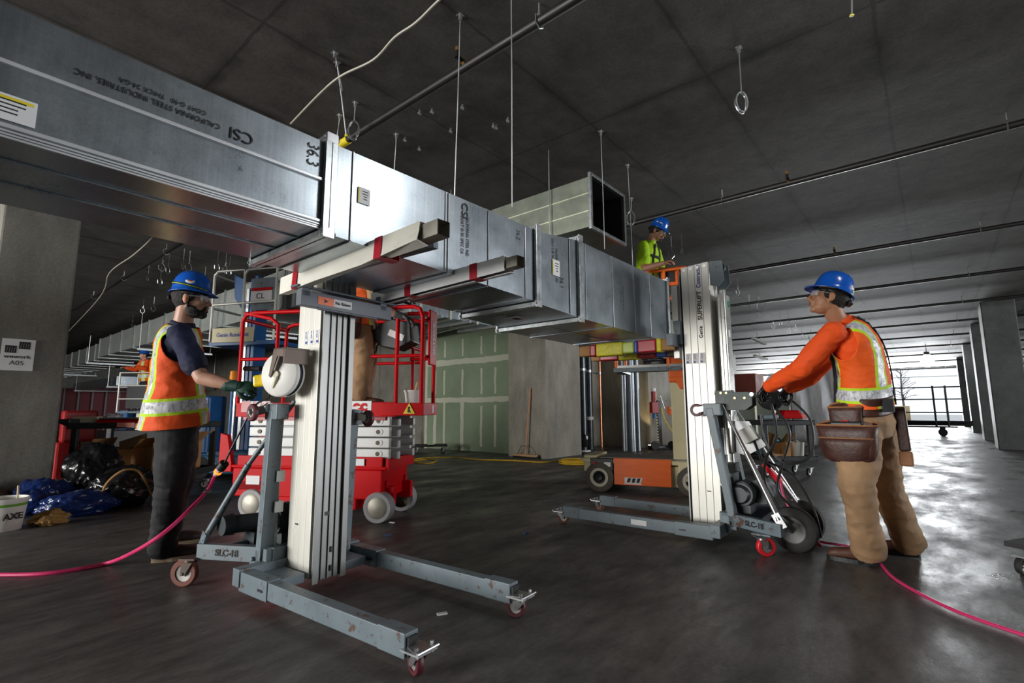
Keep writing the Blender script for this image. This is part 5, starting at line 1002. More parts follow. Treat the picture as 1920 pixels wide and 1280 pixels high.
def person(label,J,F,headF,headUp,sk,shirt,pants,boots,vest=None,sleeve='short',hat=None,stk=(),beard=0,gloves=(None,None),hands=({},{}),voxel=.006,sc=1.0,vshape=None,waistw=.165,lo=False,strap=None,harness=False,legw=1.0):
    F=V((F.x,F.y,0)).normalized(); L_=V((0,0,1)).cross(F)
    root=J['root']; t=thing('person',label,'person',root); off=V(root)
    P,Cc,N=J['pelvis'],J['chest'],J['neck']; lh=(J['hipL']-J['hipR']); lh.z=0; lh.normalize(); ls=(J['shL']-J['shR']).normalized()
    hf=V(headF).normalized(); hu=V(headUp); hl=hu.cross(hf).normalized(); hu=hf.cross(hl); HX=M((hf,hl,hu)).transposed().to_4x4()@M.Scale(sc,4); HX.translation=J['head']
    # body
    b=MB(); T=torso(P,Cc,N,lh,ls,F,[(-.12,.15*sc,.10*sc,0),(.1,.155*sc,.105*sc,0),(.35,.14*sc,.095*sc,0),(.6,.155*sc,.105*sc,0),(.8,.165*sc,.10*sc,0),(.93,.12*sc,.075*sc,0),(1.0,.06*sc,.06*sc,0)],n=24,steps=3); b.rings([r_[0] for r_ in T])
    hb=[]
    for q,s in(('L',1),('R',-1)):
        vtube(b,[J['sh'+q],J['sh'+q].lerp(J['el'+q],.5),J['el'+q]],[.058*sc,.05*sc,.041*sc]); vtube(b,[J['el'+q],J['el'+q].lerp(J['wr'+q],.35),J['wr'+q]],[.042*sc,.041*sc,.028*sc])
        vtube(b,[J['hip'+q],J['hip'+q].lerp(J['kn'+q],.5),J['kn'+q]],[.085*sc,.08*sc,.056*sc]); vtube(b,[J['kn'+q],J['kn'+q].lerp(J['an'+q],.35),J['an'+q]],[.056*sc,.055*sc,.038*sc])
        vtube(b,[J['an'+q],J['an'+q].lerp(J['toe'+q],.5),J['toe'+q]],[.036*sc,.034*sc,.024*sc])
        h=hands[0 if q=='L' else 1]; hd=V(h.get('dir',J['wr'+q]-J['el'+q])); bk=V(h.get('back',(0,0,1))); X=hframe(J['wr'+q],hd,bk)
        if (q=='R')!=bool(h.get('flip')): X=X@M.Diagonal((1,-1,1,1))
        hb.append((X,h)); gl_=gloves[0 if q=='L' else 1]; hand(b,X,h.get('curl',(.4,.5,.4)),sc*(1.08 if gl_ else .98),.0055 if gl_ else .0082,thumb=h.get('thumb',.35),pk=.72 if gl_ else 1)
    head_parts(b,HX,N-(N-Cc).normalized()*.02)
    baked(b,'body',sk,t,voxel,off,it=2)
    # gloves
    for i,(X,h) in enumerate(hb):
        if gloves[i]:
            b=MB(); hand(b,X,h.get('curl',(.4,.5,.4)),sc*1.08,.0105,thumb=h.get('thumb',.35)); vtube(b,[X@V((-.055,0,0)),X@V((-.02,0,0)),X@V((.02,0,0))],[.036*sc,.034*sc,.032*sc],n=14)
            for v in b.v: v-=off
            g=b.build('glove',gloves[i],t,smooth=True,angle=0)
    # hair, face
    S=lambda *p: HX@V(p); R3=HX.to_3x3(); b=MB(); b.ell(S(-.032,0,.022),.082*sc,.0795*sc,.09*sc,R3,n=20,k=12); b.ell(S(-.045,0,-.03),.042*sc,.055*sc,.045*sc,R3,n=16,k=10)
    for q in(-1,1): b.ell(S(.022,q*.066,.015),.022*sc,.011*sc,.035*sc,R3,n=12,k=8)
    baked(b,'hair',hairM,t,max(voxel,.006),off,it=1,fold=.002,fs=60)
    b=MB()
    for q in(-1,1): b.ell(S(.084,q*.03,.026)-off,.009,.019,.0035,R3,n=10,k=6)
    b.build('eyebrow',hairM,t,smooth=True)
    for q in(-1,1):
        b=MB(); b.ell(S(.0735,q*.031,.006)-off,.0125*sc,.0135*sc,.0095*sc,R3,n=12,k=8); e=b.build('eye',mat('eye_white',(.6,.58,.55),.2),t,smooth=True); b=MB(); b.ell(S(.0845,q*.031,.005)-off,.003,.006,.006,R3,n=10,k=6); b.build('iris',ink,e,smooth=True)
    b=MB(); b.ell(S(.0945,0,-.058)-off,.0065,.022,.0018,R3,n=12,k=6); b.ell(S(.0955,0,-.0535)-off,.005,.02,.004,R3,n=12,k=6); b.ell(S(.094,0,-.0635)-off,.0055,.018,.005,R3,n=12,k=6); b.build('lips',mat('lip',(.26,.09,.07),.5),t,smooth=True)
    if beard:
        b=MB(); 
        if beard>1:
            b.ell(S(.036,0,-.084),.056,.054,.032,R3,n=18,k=10); b.ell(S(.068,0,-.094),.031,.034,.026,R3,n=14,k=8)
            for q in(-1,1): b.ell(S(.022,q*.052,-.068),.036,.012,.026,R3,n=12,k=8); b.ell(S(.006,q*.066,-.02),.011,.008,.042,R3,n=12,k=8); b.ell(S(.088,q*.02,-.064),.01,.008,.016,R3,n=10,k=6)
        else: b.ell(S(.07,0,-.09),.024,.022,.018,R3,n=14,k=8)
        b.ell(S(.094,.013,-.044),.009,.017,.006,R3,n=10,k=6); b.ell(S(.094,-.013,-.044),.009,.017,.006,R3,n=10,k=6)
        baked(b,'beard',hairM,t,.005,off,it=1,fold=.0012,fs=80)
    if not lo:
        b=MB(); 
        for q in(-1,1):
            b.rings([[S(.098-.014*abs(u)**2*2.2,q*(.033+.028*u),.006+v_)-off for u in(-1,-.5,0,.5,1)] for v_ in(-.018,0,.016)],cap=False) if False else None
            vs=[];
            for v_ in(-.018,0,.017):
                for u in(-1,-.5,0,.5,1): vs.append(S(.104-.012*(u+.6)**2*(1 if q>0 else 1),q*(.034+.027*u),.006+v_)-off)
            b.add(vs,[(i*5+j,i*5+j+1,(i+1)*5+j+1,(i+1)*5+j) for i in range(2) for j in range(4)])
        gl=b.build('safety_glasses',lensM,t,smooth=True,solid=.0015); b=MB()
        for q in(-1,1): b=MB(); b.tube([S(.075,q*.066,.014)-off,S(.03,q*.076,.012)-off,S(-.01,q*.08,.008)-off],.0022,n=6); b.build('temple_arm',mat('clear_frame',(.3,.3,.32),.2),gl,smooth=True)
    if hat: hardhat(t,off,HX@M.Rotation(J.get('hatpitch',-.06),4,'Y'),hat,stk,strap)
    # trousers
    lw=legw; b=MB(); T=torso(P,Cc,N,lh,ls,F,[(-.2,.15*sc,.115*sc,-.005),(-.05,.178*sc,.128*sc,-.01),(.08,.172*sc,.122*sc,0),(.16,.165*sc,.116*sc,0)],n=28,steps=3); b.rings([r_[0] for r_ in T])
    for q in('L','R'):
        A=J['an'+q]+(J['kn'+q]-J['an'+q]).normalized()*-.02; K=J['kn'+q]; Hq=J['hip'+q]
        vtube(b,[Hq,Hq.lerp(K,.5),K],[.108*sc,.105*sc*lw,.086*sc*lw],n=18); vtube(b,[K,K.lerp(A,.5),A],[.086*sc*lw,.082*sc*lw,.086*sc*lw],n=18,e1=False)
    baked(b,'trousers',pants,t,max(.009,voxel),off,it=3,fold=.011,fs=6,seed=len(label)%7,aniso=(1,1,1.25))
    # boots
    for q in('L','R'):
        A,Tt=J['an'+q],J['toe'+q]; d=V((Tt.x-A.x,Tt.y-A.y,0)).normalized(); z0=J.get('floor',0); hp=V((A.x,A.y,z0))-d*.055*sc; tp=V((Tt.x,Tt.y,z0))+d*.045*sc; sl=V((0,0,1)).cross(d)
        b=MB(); rg=[]; Lb=(tp-hp).length
        for u,w_,h in((0,.03,.07),(.06,.04,.095),(.25,.042,.11),(.42,.043,.10),(.6,.05,.09),(.8,.053,.082),(.93,.046,.07),(1,.028,.045)):
            c=hp+d*(Lb*u); zt_=z0+h*sc; zb_=z0+.022; r_=[]
            for i in range(20): a=2*PI*i/20; r_.append(V((c.x,c.y,0))+sl*(w_*sc*sp(math.cos(a),2.8))+V((0,0,(zt_+zb_)/2+(zt_-zb_)/2*sp(math.sin(a),2.4))))
            rg.append(r_)
        b.rings(rg); vtube(b,[V((A.x,A.y,z0+.07)),V((A.x,A.y,z0+.13))+ (J['kn'+q]-A).normalized()*.02],[.05*sc,.052*sc],n=16,k=3)
        bo=baked(b,'boot',boots[0],t,max(.007,voxel),off,it=2,fold=.0015,fs=25)
        b=MB(); rg=[]
        for z_ in(z0+.001,z0+.028): rg.append([V((hp+d*(Lb*(.5-.5*math.cos(a)*1.03))).to_tuple()[:2]+(z_,))+sl*((.054 if math.cos(a)<0.2 else .047)*sc*sp(math.sin(a),2.6)) for a in [2*PI*i/32 for i in range(32)]])
        for r_ in rg:
            for v in r_: v-=off
        b.rings(rg); b.build('sole',boots[1],bo)
        b=MB()
        for k in range(4): c=hp+d*(Lb*(.42+.07*k))-off; b.cyl(c+sl*.028+V((0,0,.098-.011*k-off.z*0)),c-sl*.028+V((0,0,.1-.011*k)),.003,n=6)
        b.build('laces',mat('lace',(.2,.14,.08),.8),bo)
    # shirt
    b=MB(); T=torso(P,Cc,N,lh,ls,F,[(.0,waistw*sc,.118*sc,0),(.25,waistw*.97*sc,.112*sc,0),(.6,.175*sc,.118*sc,0),(.8,.178*sc,.11*sc,0),(.92,.125*sc,.085*sc,0),(.99,.07*sc,.07*sc,0),(1.03,.063*sc,.063*sc,0)],n=28,steps=3); b.rings([r_[0] for r_ in T])
    for q in('L','R'):
        a,e,w_=J['sh'+q],J['el'+q],J['wr'+q]
        if sleeve=='short': vtube(b,[a,a.lerp(e,.35),a.lerp(e,.72)],[.068*sc,.066*sc,.068*sc],n=18)
        else: vtube(b,[a,a.lerp(e,.5),e],[.072*sc,.07*sc,.06*sc],n=18); vtube(b,[e,e.lerp(w_,.5),w_+(e-w_).normalized()*.02],[.06*sc,.056*sc,.043*sc],n=18)
    sh=baked(b,'shirt',shirt,t,max(.008,voxel),off,it=2,fold=.0085,fs=9,seed=3,aniso=(1,1,1.3))
    if sleeve=='long':
        b=MB()
    # vest
    if vest:
        sp_=vshape or [(-.06,.19,.15,0),(.15,.185,.14,0),(.4,.18,.13,0),(.65,.187,.13,0),(.82,.19,.122,0),(.93,.15,.1,0),(.985,.095,.082,0)]
        T=torso(P,Cc,N,lh,ls,F,[(a,b_*sc,c*sc,d) for a,b_,c,d in sp_],n=128,steps=20,ex=2.4); n=128; me=bpy.data.meshes.new('vest'); vs=[];uv=[]
        v0=T[0][4]
        for (rg,c,l,f,sv) in T:
            for p in rg:
                q=p-off; nrm=(p-c).normalized(); w1=NZ.noise(V((p.x,p.y,p.z))*7)*.013+(1-abs(NZ.noise(V((p.x,p.y,p.z*1.6))*10))*2)*.006; vs.append(q+nrm*w1); uv.append(((p-c).dot(l),sv-v0))
        fs=[]
        for i in range(len(T)-1):
            for j in range(n):
                k=(j+1)%n; ctr=(T[i][0][j]+T[i+1][0][k])/2; dead=False
                for q in('L','R'):
                    s_=J['sh'+q]; dd=ctr-s_; l=T[i][2]; lat=dd.dot(l)*(1 if q=='L' else -1); dn_=-dd.dot((N-Cc).normalized())
                    fwd=dd.dot(T[i][3])
                    if lat>-.028*sc and (fwd/(.085*sc))**2+((dn_-.05*sc)/(.125*sc))**2<1: dead=True
                if not dead: fs.append((i*n+j,i*n+k,(i+1)*n+k,(i+1)*n+j))
        me.from_pydata([tuple(v) for v in vs],[],fs); ul=me.uv_layers.new(name='st')
        for lp in me.loops: ul.data[lp.index].uv=uv[lp.vertex_index]
        me.materials.append(vest); bm=bmesh.new(); bm.from_mesh(me); bmesh.ops.delete(bm,geom=[v for v in bm.verts if not v.link_faces],context='VERTS')
        zs=[v for v in bm.verts if v.is_boundary and 0<sum(1 for e in v.link_edges if e.is_boundary)]
        for _ in range(8):
            nc={}
            for v in zs:
                nb=[e.other_vert(v).co for e in v.link_edges if e.is_boundary]
                if len(nb)==2: nc[v]=v.co*.4+(nb[0]+nb[1])*.3
            for v,c in nc.items(): v.co=c
        bm.to_mesh(me); bm.free(); me.shade_smooth(); o=bpy.data.objects.new('safety_vest',me); COL.objects.link(o); o.parent=t; q=o.modifiers.new('s','SOLIDIFY'); q.thickness=.004; q.offset=1
        t['_v']=1; del t['_v']
    return t,HX,off,hb
A=lambda x,y,d: at(x,y,d)
dep=lambda p:(V(p)-O).dot(cf)
cfh=V((cf.x,cf.y,0)).normalized(); crh=V((cr.x,cr.y,0)).normalized()
hatblue=mat('blue_hard_hat',(.005,.10,.52),.22,var=.05,coat=.3); offw=mat('sticker_white',(.8,.8,.8),.4); stred=mat('sticker_red',(.5,.06,.02),.4); stlime=mat('sticker_lime',(.45,.65,.02),.4)
# --- left man
fA=fl(290,1050); fB=fl(322,1022)
F1=crh*.86+cfh*.5; l1=V((0,0,1)).cross(F1).normalized()
J1=dict(root=fl(315,1055),floor=0,pelvis=A(337,775,3.2),chest=A(334,665,3.2),neck=A(343,608,3.2),head=A(359,562,3.2))
J1['hipL']=J1['pelvis']+l1*.095-V((0,0,.04)); J1['hipR']=J1['pelvis']-l1*.095-V((0,0,.04)); J1['shL']=A(337,630,3.2)+l1*.175; J1['shR']=A(340,632,3.2)-l1*.175
J1['elR']=A(378,708,2.98); J1['wrR']=A(443,724,2.98); J1['elL']=J1['shL']+V((0,0,-.28))-F1*.02; J1['wrL']=J1['elL']+F1*.06+V((0,0,-.23))
J1['knR']=A(322,905,3.1); J1['anR']=fl(303,1052)+V((0,0,.09)); J1['toeR']=J1['anR']+F1*.19+V((0,0,-.06)); J1['knL']=A(336,895,3.3); J1['anL']=fl(312,1022)+V((0,0,.09)); J1['toeL']=J1['anL']+F1*.19+V((0,0,-.06))
J1['hatpitch']=.02
vest1=reflective_vest_mat('orange_vest_left',(.95,.10,.005),.105,.026,.10,.165)
navy=mat('navy_cotton',(.008,.012,.045),.85,var=.2); blackden=mat('black_denim',(.012,.012,.015),.8,var=.35,bump=.2,bscale=200)
greenglove=mat('green_glove',(.006,.05,.035),.6,var=.3,wear=(.15,.2,.18),wamt=.72,scale=14)
p1,HX1,off1,hb1=person('bearded man in orange vest and blue hard hat, standing left and holding a yellow control',J1,F1,crh*.97+cfh*.22-V((0,0,.03)),V((0,0,1))+F1*.03,skin('light',(.50,.27,.19)),navy,blackden,(mat('dark_leather',(.025,.016,.012),.6),mat('tan_sole',(.22,.16,.1),.8)),vest=vest1,sleeve='short',hat=hatblue,stk=((-80,24,.028,.019,offw,stred),),strap=stlime,beard=2,gloves=(greenglove,greenglove),hands=({},{'dir':J1['wrR']-J1['elR']+V((0,0,.03)),'back':V((0,0,.6))-cfh*.9,'curl':(.75,.9,.5),'thumb':.3}),vshape=[(-.12,.215,.185,-.035),(.12,.20,.165,-.02),(.4,.185,.14,-.008),(.65,.19,.132,0),(.82,.19,.122,0),(.93,.15,.1,0),(.985,.095,.082,0)])
b=MB(); b.ell(HX1@V((.002,-.088,-.01))-off1,.009,.008,.009); b.build('earplug',mat('orange_foam',(.9,.25,.01),.7),p1,smooth=True)
# --- right man
F2=(-crh*.62+cfh*.78).normalized(); l2=V((0,0,1)).cross(F2).normalized()
an=fl(1632,1058); an2=fl(1706,1042)
J2=dict(root=fl(1650,1055),floor=0,pelvis=A(1624,778,3.18),chest=A(1612,672,3.18),neck=A(1574,603,3.18),head=A(1554,560,3.18))
J2['hipL']=J2['pelvis']+l2*.09-V((0,0,.04)); J2['hipR']=J2['pelvis']-l2*.09-V((0,0,.04)); J2['shL']=A(1586,628,3.18)+l2*.165+F2*.01; J2['shR']=A(1580,626,3.18)-l2*.165+F2*.06
J2['elL']=A(1504,690,3.2); J2['wrL']=A(1440,724,3.52); J2['elR']=A(1522,702,3.48); J2['wrR']=A(1478,728,3.66)
J2['knL']=A(1606,905,3.05); J2['anL']=an+V((0,0,.09)); fd2=(fl(1555,1050)-fl(1660,1066)).normalized(); J2['toeL']=J2['anL']+fd2*.19+V((0,0,-.06)); J2['knR']=A(1660,905,3.25); J2['anR']=an2+V((0,0,.09)); J2['toeR']=J2['anR']+fd2*.18+V((0,0,-.06)); J2['hatpitch']=-.05
vest2=reflective_vest_mat('orange_vest_right',(.95,.12,.006),.10,.026,.05,.115,edge=.017)
orsh=mat('orange_shirt',(.85,.085,.005),.85,var=.1); khaki=mat('khaki_canvas',(.33,.20,.105),.85,var=.25,bump=.2,bscale=180)
p2,HX2,off2,hb2=person('man in orange shirt and vest with a leather tool belt, cranking the right-hand lift',J2,F2,-crh*.86+cfh*.35+V((0,0,.30)),V((0,0,1))+crh*.28,skin('tan',(.42,.2,.11)),orsh,khaki,(mat('brown_leather_boot',(.09,.035,.02),.6,var=.3),blk),vest=vest2,sleeve='long',hat=hatblue,stk=((150,16,.019,.019,offw,stred),(168,2,.022,.022,stlime,ink),(178,28,.014,.018,offw,ink)),gloves=(blk,blk),hands=({'dir':J2['wrL']-J2['elL']+V((0,0,-.12)),'back':V((0,0,1))-cfh*.6,'curl':(.6,.8,.5)},{'dir':J2['wrR']-J2['elR']-V((0,0,.1)),'back':V((0,0,1)),'curl':(.6,.8,.5)}),vshape=[(.10,.188,.14,0),(.25,.182,.135,0),(.45,.18,.13,0),(.65,.187,.13,0),(.82,.19,.122,0),(.93,.15,.1,0),(.985,.095,.082,0)],legw=1.08)
leather=mat('worn_brown_leather',(.055,.018,.012),.5,var=.4,bump=.3,wear=(.2,.09,.04),wamt=.66,scale=12); leather2=mat('tan_leather',(.3,.13,.05),.6,var=.3)
def pouch(par,c,fw,sd,w_,h,d_,lean=0,extra=True):
    # open-topped leather pouch hanging from the belt: sd = along belt, fw = outward
    c=V(c);up_=V((0,0,1)); rg=[]
    for u,ww,dd in((0,.62,.5),(.08,.85,.8),(.35,1,1),(.75,1.02,1.05),(1,1.08,1.15)):
        rg.append([c+sd*(ww*w_*.5*sp(math.cos(a),3))+fw*(d_*.5+dd*d_*.5*sp(math.sin(a),3))+up_*(h*(u-1)+.03*max(0,-math.sin(a))*u) for a in [2*PI*i/28 for i in range(28)]])
    b=MB(); b.rings(rg,cap=False); b.f.append(list(range(28))); b.m.append(0); o=b.build('pouch',leather,par,smooth=True,angle=50,solid=.006)
    b=MB(); b.tube(rg[-1]+[rg[-1][0]],.006,n=6); b.build('rim',leather2,o,smooth=True)
    if extra:
        b=MB(); q=[]
        for u,ww,dd in((0,.5,1.05),(.1,.8,1.25),(.45,.92,1.5),(.62,.98,1.55)): q.append([c+sd*(ww*w_*.5*sp(math.cos(a),3))+fw*(d_*.5+dd*d_*.5*max(-.2,sp(math.sin(a),3)))+up_*(h*(u-.97)) for a in [2*PI*i/28 for i in range(28)]])
        b.rings(q,cap=False); b.f.append(list(range(28))); b.m.append(0); f_=b.build('front_pocket',leather,o,smooth=True,angle=50,solid=.005); b=MB(); b.tube(q[-1][:15],.004,n=6); b.build('stitching',leather2,f_)
    return o
tb=MB(); T=torso(J2['pelvis'],J2['chest'],J2['neck'],(J2['hipL']-J2['hipR']).normalized(),(J2['shL']-J2['shR']).normalized(),F2,[(.03,.188,.138,0),(.1,.186,.136,0),(.2,.183,.134,0)],n=48,steps=3)
tb.rings([[p-off2 for p in r_[0]] for r_ in T],cap=False); belt=tb.build('tool_belt',leather,p2,smooth=True,solid=.008)
pv=J2['pelvis']-off2; side=l2
pouch(belt,pv+l2*.175+F2*.05+V((0,0,.05)),l2,F2,.17,.13,.05,extra=False)
pouch(belt,pv+l2*.165+F2*.04+V((0,0,-.06)),(l2+F2*.2).normalized(),F2,.30,.22,.085)
pouch(belt,pv-l2*.17-F2*.02+V((0,0,-.05)),-l2,F2,.2,.2,.06)
b=MB(); b.bar(pv-l2*.1-F2*.15+V((0,0,.05)),pv-l2*.1-F2*.16+V((0,0,-.22)),.06,.02); b.build('sheath',leather,belt,bevel=.01); b=MB(); b.bar(pv-l2*.1-F2*.16+V((0,0,-.22)),pv-l2*.1-F2*.16+V((0,0,-.31)),.07,.03); b.build('sheath_tip',leather2,belt,bevel=.01)
b=MB(); b.bar(pv+l2*.12-F2*.1+V((0,0,.1)),pv+l2*.12-F2*.1+V((0,0,.02)),.16,.014,up=l2); b.build('back_pad',mat('black_webbing',(.01,.01,.012),.8),belt)
t=thing('cordless_drill','black cordless tool lying in the leather pouch of the right-hand man','drill',J2['pelvis']+l2*.215+F2*.05+V((0,0,-.06))); b=MB(); b.bar(-F2*.1,F2*.08,.06,.05); b.bar(-F2*.02+V((0,0,-.07)),V((0,0,.0)),.045,.04); b.build('body',blk,t,bevel=.012); b=MB(); b.cyl(-F2*.1,-F2*.14,.02,.012); b.build('chuck',steel,t,smooth=True); b=MB(); b.box((0,0,.027),(.05,.04,.006)); b.build('red_badge',red,t)
# suspenders strap on the right man
T=torso(J2['pelvis'],J2['chest'],J2['neck'],(J2['hipL']-J2['hipR']).normalized(),(J2['shL']-J2['shR']).normalized(),F2,[(.1,.196,.148,0),(.3,.192,.143,0),(.5,.192,.14,0),(.7,.196,.138,0),(.84,.19,.126,0),(.93,.158,.11,0),(.985,.105,.092,0)],n=96,steps=4,ex=2.4)
def strap(idx,name='suspender',w_=.018,mt=None):
    pts=[]
    for i,r_ in enumerate(T): pts.append(r_[0][idx(i/(len(T)-1))%96]-off2)
    b=MB(); P_2=spline(pts,2)
    for a,c in zip(P_2[:-1],P_2[1:]): b.bar(a,c+(c-a)*.15,w_*1.6,.006,up=(a+c)/2-(pv+V((0,0,.3))))
    return b.build(name,mt or MT['black_webbing'],p2)
strap(lambda u:int(72+9*(1-u)*0-6+8*u)); strap(lambda u:int(24-2*u-6*(1-u)))
b=MB(); b.lathe(J2['wrR']-(J2['wrR']-J2['elR']).normalized()*.03-off2,(J2['wrR']-J2['elR']),[(.036,-.015),(.038,0),(.036,.015)],n=20); b.build('watch_band',blk,p2,smooth=True,solid=.004)
for hh,(X,h) in zip('LR',hb2):
    if hh=='L': b=MB(); vtube(b,[X@V((-.07,0,0))-off2,X@V((-.03,0,0))-off2],[.040,.037]); b.build('glove_cuff',mat('grey_knit',(.3,.3,.33),.8),p2,smooth=True)
# --- man up in the orange lift
F3=(crh*.75-cfh*.6).normalized(); l3=V((0,0,1)).cross(F3).normalized(); d3=6.35
J3=dict(pelvis=A(1216,545,d3),chest=A(1214,492,d3),neck=A(1219,455,d3),head=A(1233,434,d3))
rt=J3['pelvis'].copy(); rt.z=1.53; J3['root']=rt; J3['floor']=1.53
J3['hipL']=J3['pelvis']+l3*.09; J3['hipR']=J3['pelvis']-l3*.09; J3['shL']=A(1219,468,d3)+l3*.17; J3['shR']=A(1217,468,d3)-l3*.17
J3['elR']=A(1209,503,d3-.25); J3['wrR']=A(1246,493,d3-.42); J3['elL']=J3['shL']+V((0,0,-.25))+F3*.06; J3['wrL']=J3['elL']+F3*.2+V((0,0,-.02))
for q,s in(('L',1),('R',-1)): a=rt+l3*(.1*s)+V((0,0,.09)); J3['an'+q]=a; J3['kn'+q]=(J3['hip'+q]+a)/2+F3*.03; J3['toe'+q]=a+F3*.17+V((0,0,-.06))
J3['hatpitch']=.1
limeM=mat('lime_shirt',(.42,.72,.01),.8,var=.08)
p3,HX3,off3,_=person('man in lime shirt and blue hard hat working up behind the duct',J3,F3,F3+V((0,0,-.55))+crh*.1,V((0,0,1))+F3*.5,skin('tan2',(.45,.22,.13)),limeM,mat('dark_work_trousers',(.02,.022,.03),.8),(blk,blk),sleeve='short',hat=hatblue,stk=((-100,30,.022,.022,offw,stred),(-70,30,.026,.02,offw,stred)),beard=1,gloves=(None,None),voxel=.007,lo=False)
T=torso(J3['pelvis'],J3['chest'],J3['neck'],(J3['hipL']-J3['hipR']).normalized(),(J3['shL']-J3['shR']).normalized(),F3,[(.1,.176,.13,0),(.3,.176,.128,0),(.55,.185,.13,0),(.75,.188,.126,0),(.88,.165,.112,0),(.96,.11,.096,0)],n=64,steps=3)
for ix in((10,14),(22,18)):
    b=MB(); pts=[r_[0][int(ix[0]+(ix[1]-ix[0])*i/len(T))]-off3 for i,r_ in enumerate(T)]
    for a,c in zip(pts[:-1],pts[1:]): b.bar(a,c,.03,.008,up=F3)
    b.build('harness_strap',MT['black_webbing'],p3)
b=MB(); r_=T[len(T)//2][0]; 
for i in range(9,23): b.bar(r_[i]-off3,r_[i+1]-off3,.008,.03,up=V((0,0,1)))
b.build('harness_strap',MT['black_webbing'],p3)
b=MB(); r_=T[1][0]
for i in range(64): b.bar(r_[i]-off3,r_[(i+1)%64]-off3,.05,.008,up=r_[i]-T[1][1])
b.build('waist_belt',MT['black_webbing'],p3)
# --- man in the red lift (mostly hidden)
F4=(crh*.95+cfh*.1).normalized(); l4=V((0,0,1)).cross(F4).normalized(); d4=4.72
J4=dict(pelvis=A(676,600,d4),chest=A(684,535,d4),neck=A(700,488,d4),head=A(712,462,d4)); rt=A(676,742,d4); rt.z=1.02; J4['root']=rt; J4['floor']=1.02
J4['hipL']=J4['pelvis']+l4*.09; J4['hipR']=J4['pelvis']-l4*.09; J4['shL']=A(694,512,d4)+l4*.17; J4['shR']=A(694,512,d4)-l4*.17
J4['elR']=A(712,578,d4-.2); J4['wrR']=A(752,592,d4-.15); J4['elL']=J4['shL']+V((0,0,-.27))+F4*.06; J4['wrL']=J4['elL']+F4*.2+V((0,0,.05))
for q,s in(('L',1),('R',-1)): a=rt+l4*(.1*s)+V((0,0,.09)); J4['an'+q]=a; J4['kn'+q]=(J4['hip'+q]+a)/2+F4*.05; J4['toe'+q]=a+F4*.17+V((0,0,-.06))
vest4=reflective_vest_mat('orange_vest_lift',(.85,.12,.01),.105,.026,.10,.165)
p4,_,off4,_=person('person in tan trousers on the red lift platform, upper body hidden by the duct',J4,F4,F4-V((0,0,.1)),V((0,0,1)),skin('light2',(.5,.28,.2)),mat('tan_shirt',(.3,.2,.1),.85),mat('dirty_tan_canvas',(.30,.17,.085),.85,var=.35,wear=(.1,.06,.03),wamt=.66),(MT['brown_leather_boot'],blk),vest=vest4,sleeve='short',hat=hatblue,gloves=(MT['grey_cloth'],MT['grey_cloth']),voxel=.009,lo=True)
pouch(p4,J4['pelvis']-l4*.15-F4*.06-off4+V((0,0,.02)),-l4,F4,.2,.22,.08)
# --- far worker in the caged basket
F5=(-crh*.5-cfh*.8).normalized(); l5=V((0,0,1)).cross(F5).normalized(); rt=lp+V((0,0,.975))
J5=dict(root=rt,floor=rt.z,pelvis=rt+V((0,0,.86)),chest=rt+V((0,0,1.12))+F5*.05,neck=rt+V((0,0,1.38))+F5*.1,head=rt+V((0,0,1.52))+F5*.12)
J5['hipL']=J5['pelvis']+l5*.09; J5['hipR']=J5['pelvis']-l5*.09; J5['shL']=rt+l5*.17+V((0,0,1.33))+F5*.08; J5['shR']=rt-l5*.17+V((0,0,1.33))+F5*.08
for q,s in(('L',1),('R',-1)):
    J5['el'+q]=J5['sh'+q]+l5*s*.12+V((0,0,-.2))+F5*.08; J5['wr'+q]=J5['el'+q]+F5*.24+V((0,0,.04)); a=rt+l5*(.1*s)+V((0,0,.09)); J5['an'+q]=a; J5['kn'+q]=(J5['hip'+q]+a)/2+F5*.03; J5['toe'+q]=a+F5*.16+V((0,0,-.06))
vest5=reflective_vest_mat('orange_vest_far',(.8,.12,.01),.105,.026,.10,.165)
person('distant worker in orange standing in the small caged lift',J5,F5,F5,V((0,0,1)),MT['skin_light'],orsh,blackden,(blk,blk),vest=vest5,sleeve='long',hat=hatblue,voxel=.014,lo=True)
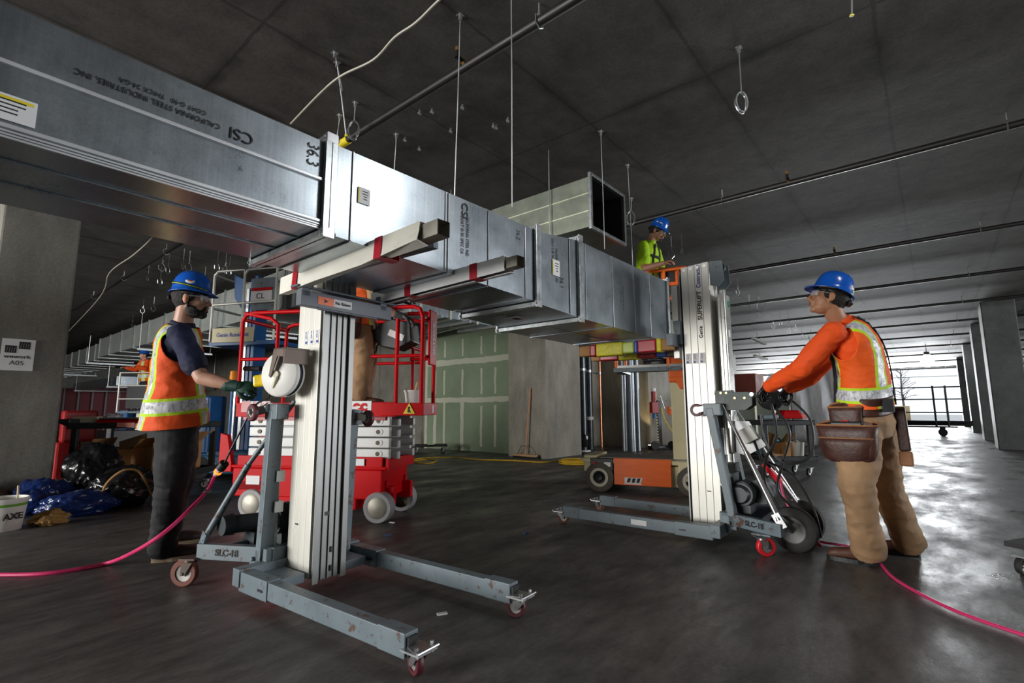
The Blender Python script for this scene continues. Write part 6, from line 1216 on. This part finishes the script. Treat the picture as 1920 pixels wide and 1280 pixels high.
# ---------------- held control, hoses ----------------
X,h=hb1[1]; c=at(486,716,2.93); t=thing('pendant_control','yellow pendant control held in the green glove','control',c); dr_=X.to_3x3()@V((1,0,0))
b=MB(); b.bar(-dr_*.03+V((0,0,.0)),dr_*.065+V((0,0,.02)),.05,.07); b.build('body',mat('bright_yellow',(.85,.6,.01),.35),t,bevel=.014); b=MB(); b.cyl(dr_*.01+V((0,0,.035)),dr_*.01+V((0,0,.05)),.01); b.build('button',blk,t)
plug=A(421,868,3.1); b=MB(); pts=[c+dr_*.05,c+dr_*.06+V((0,0,-.08)),A(478,760,3.05),A(455,800,3.06),A(432,845,3.08),plug]; o=b.tube(pts,.006,n=7,sm=6).build('control_cable',blk,smooth=True); tag(o,'black cable running from the yellow control down to the pink hose','cable')
p_=A(404,890,3.12); q_=A(388,920,3.16); t=thing('pink_hose','pink cord with a clear plug, running off to the lower left','hose',q_); b=MB(); b.cyl(plug-q_,(plug.lerp(p_,.45))-q_,.028,n=12); b.build('plug',blk,t,smooth=True,angle=40); b=MB(); b.cyl(plug.lerp(p_,.4)-q_,p_-q_,.023,.016,n=12); b.build('clear_connector',mat('clear_pinkish',(.7,.5,.5),.15),t,smooth=True,angle=40); b=MB(); b.cyl(plug.lerp(p_,.65)-q_,plug.lerp(p_,.8)-q_,.0235,n=12); b.build('orange_light',mat('orange_glow',(1,.3,.05),.3,emit=(1,.25,.03),es=1.5),t)
b=MB(); b.tube([p_-q_,q_-q_,A(360,950,3.02)-q_,A(318,990,2.86)-q_,A(270,1024,2.86)-q_,fl(212,1052,.03)-q_,fl(150,1066,.012)-q_,fl(80,1075,.012)-q_,fl(0,1077,.012)-q_,fl(-80,1077,.012)-q_],.012,n=8,sm=8); b.build('cord',pink,t,smooth=True); b=MB(); b.lathe((0,0,0),(p_-q_),[(.012,-.012),(.02,-.01),(.02,.01),(.012,.012)],n=12); b.build('ring',steel,t)
pts=[fl(x,y,.012) for x,y in((1508,1006),(1530,1014),(1560,1019),(1598,1026),(1640,1045),(1672,1080),(1720,1110),(1800,1148),(1920,1190),(2010,1215))]
o=MB().tube(pts,.009,n=7,sm=8).build('pink_cord',pink,smooth=True); tag(o,'pink cord on the floor running past the tan boots to the right edge','cord')
o=MB().tube([L2.location+M.Rotation(L2.rotation_euler.z,3,'Z')@V(p) for p in((-.5,-.06,.5),(-.52,-.03,.36),(-.6,.0,.2),(-.74,.02,.05))]+[fl(1508,1006,.012)],.009,n=7,sm=8).build('pink_cord',pink,smooth=True); tag(o,'short pink cord dropping from the right-hand lift\'s brace to the floor','cord')
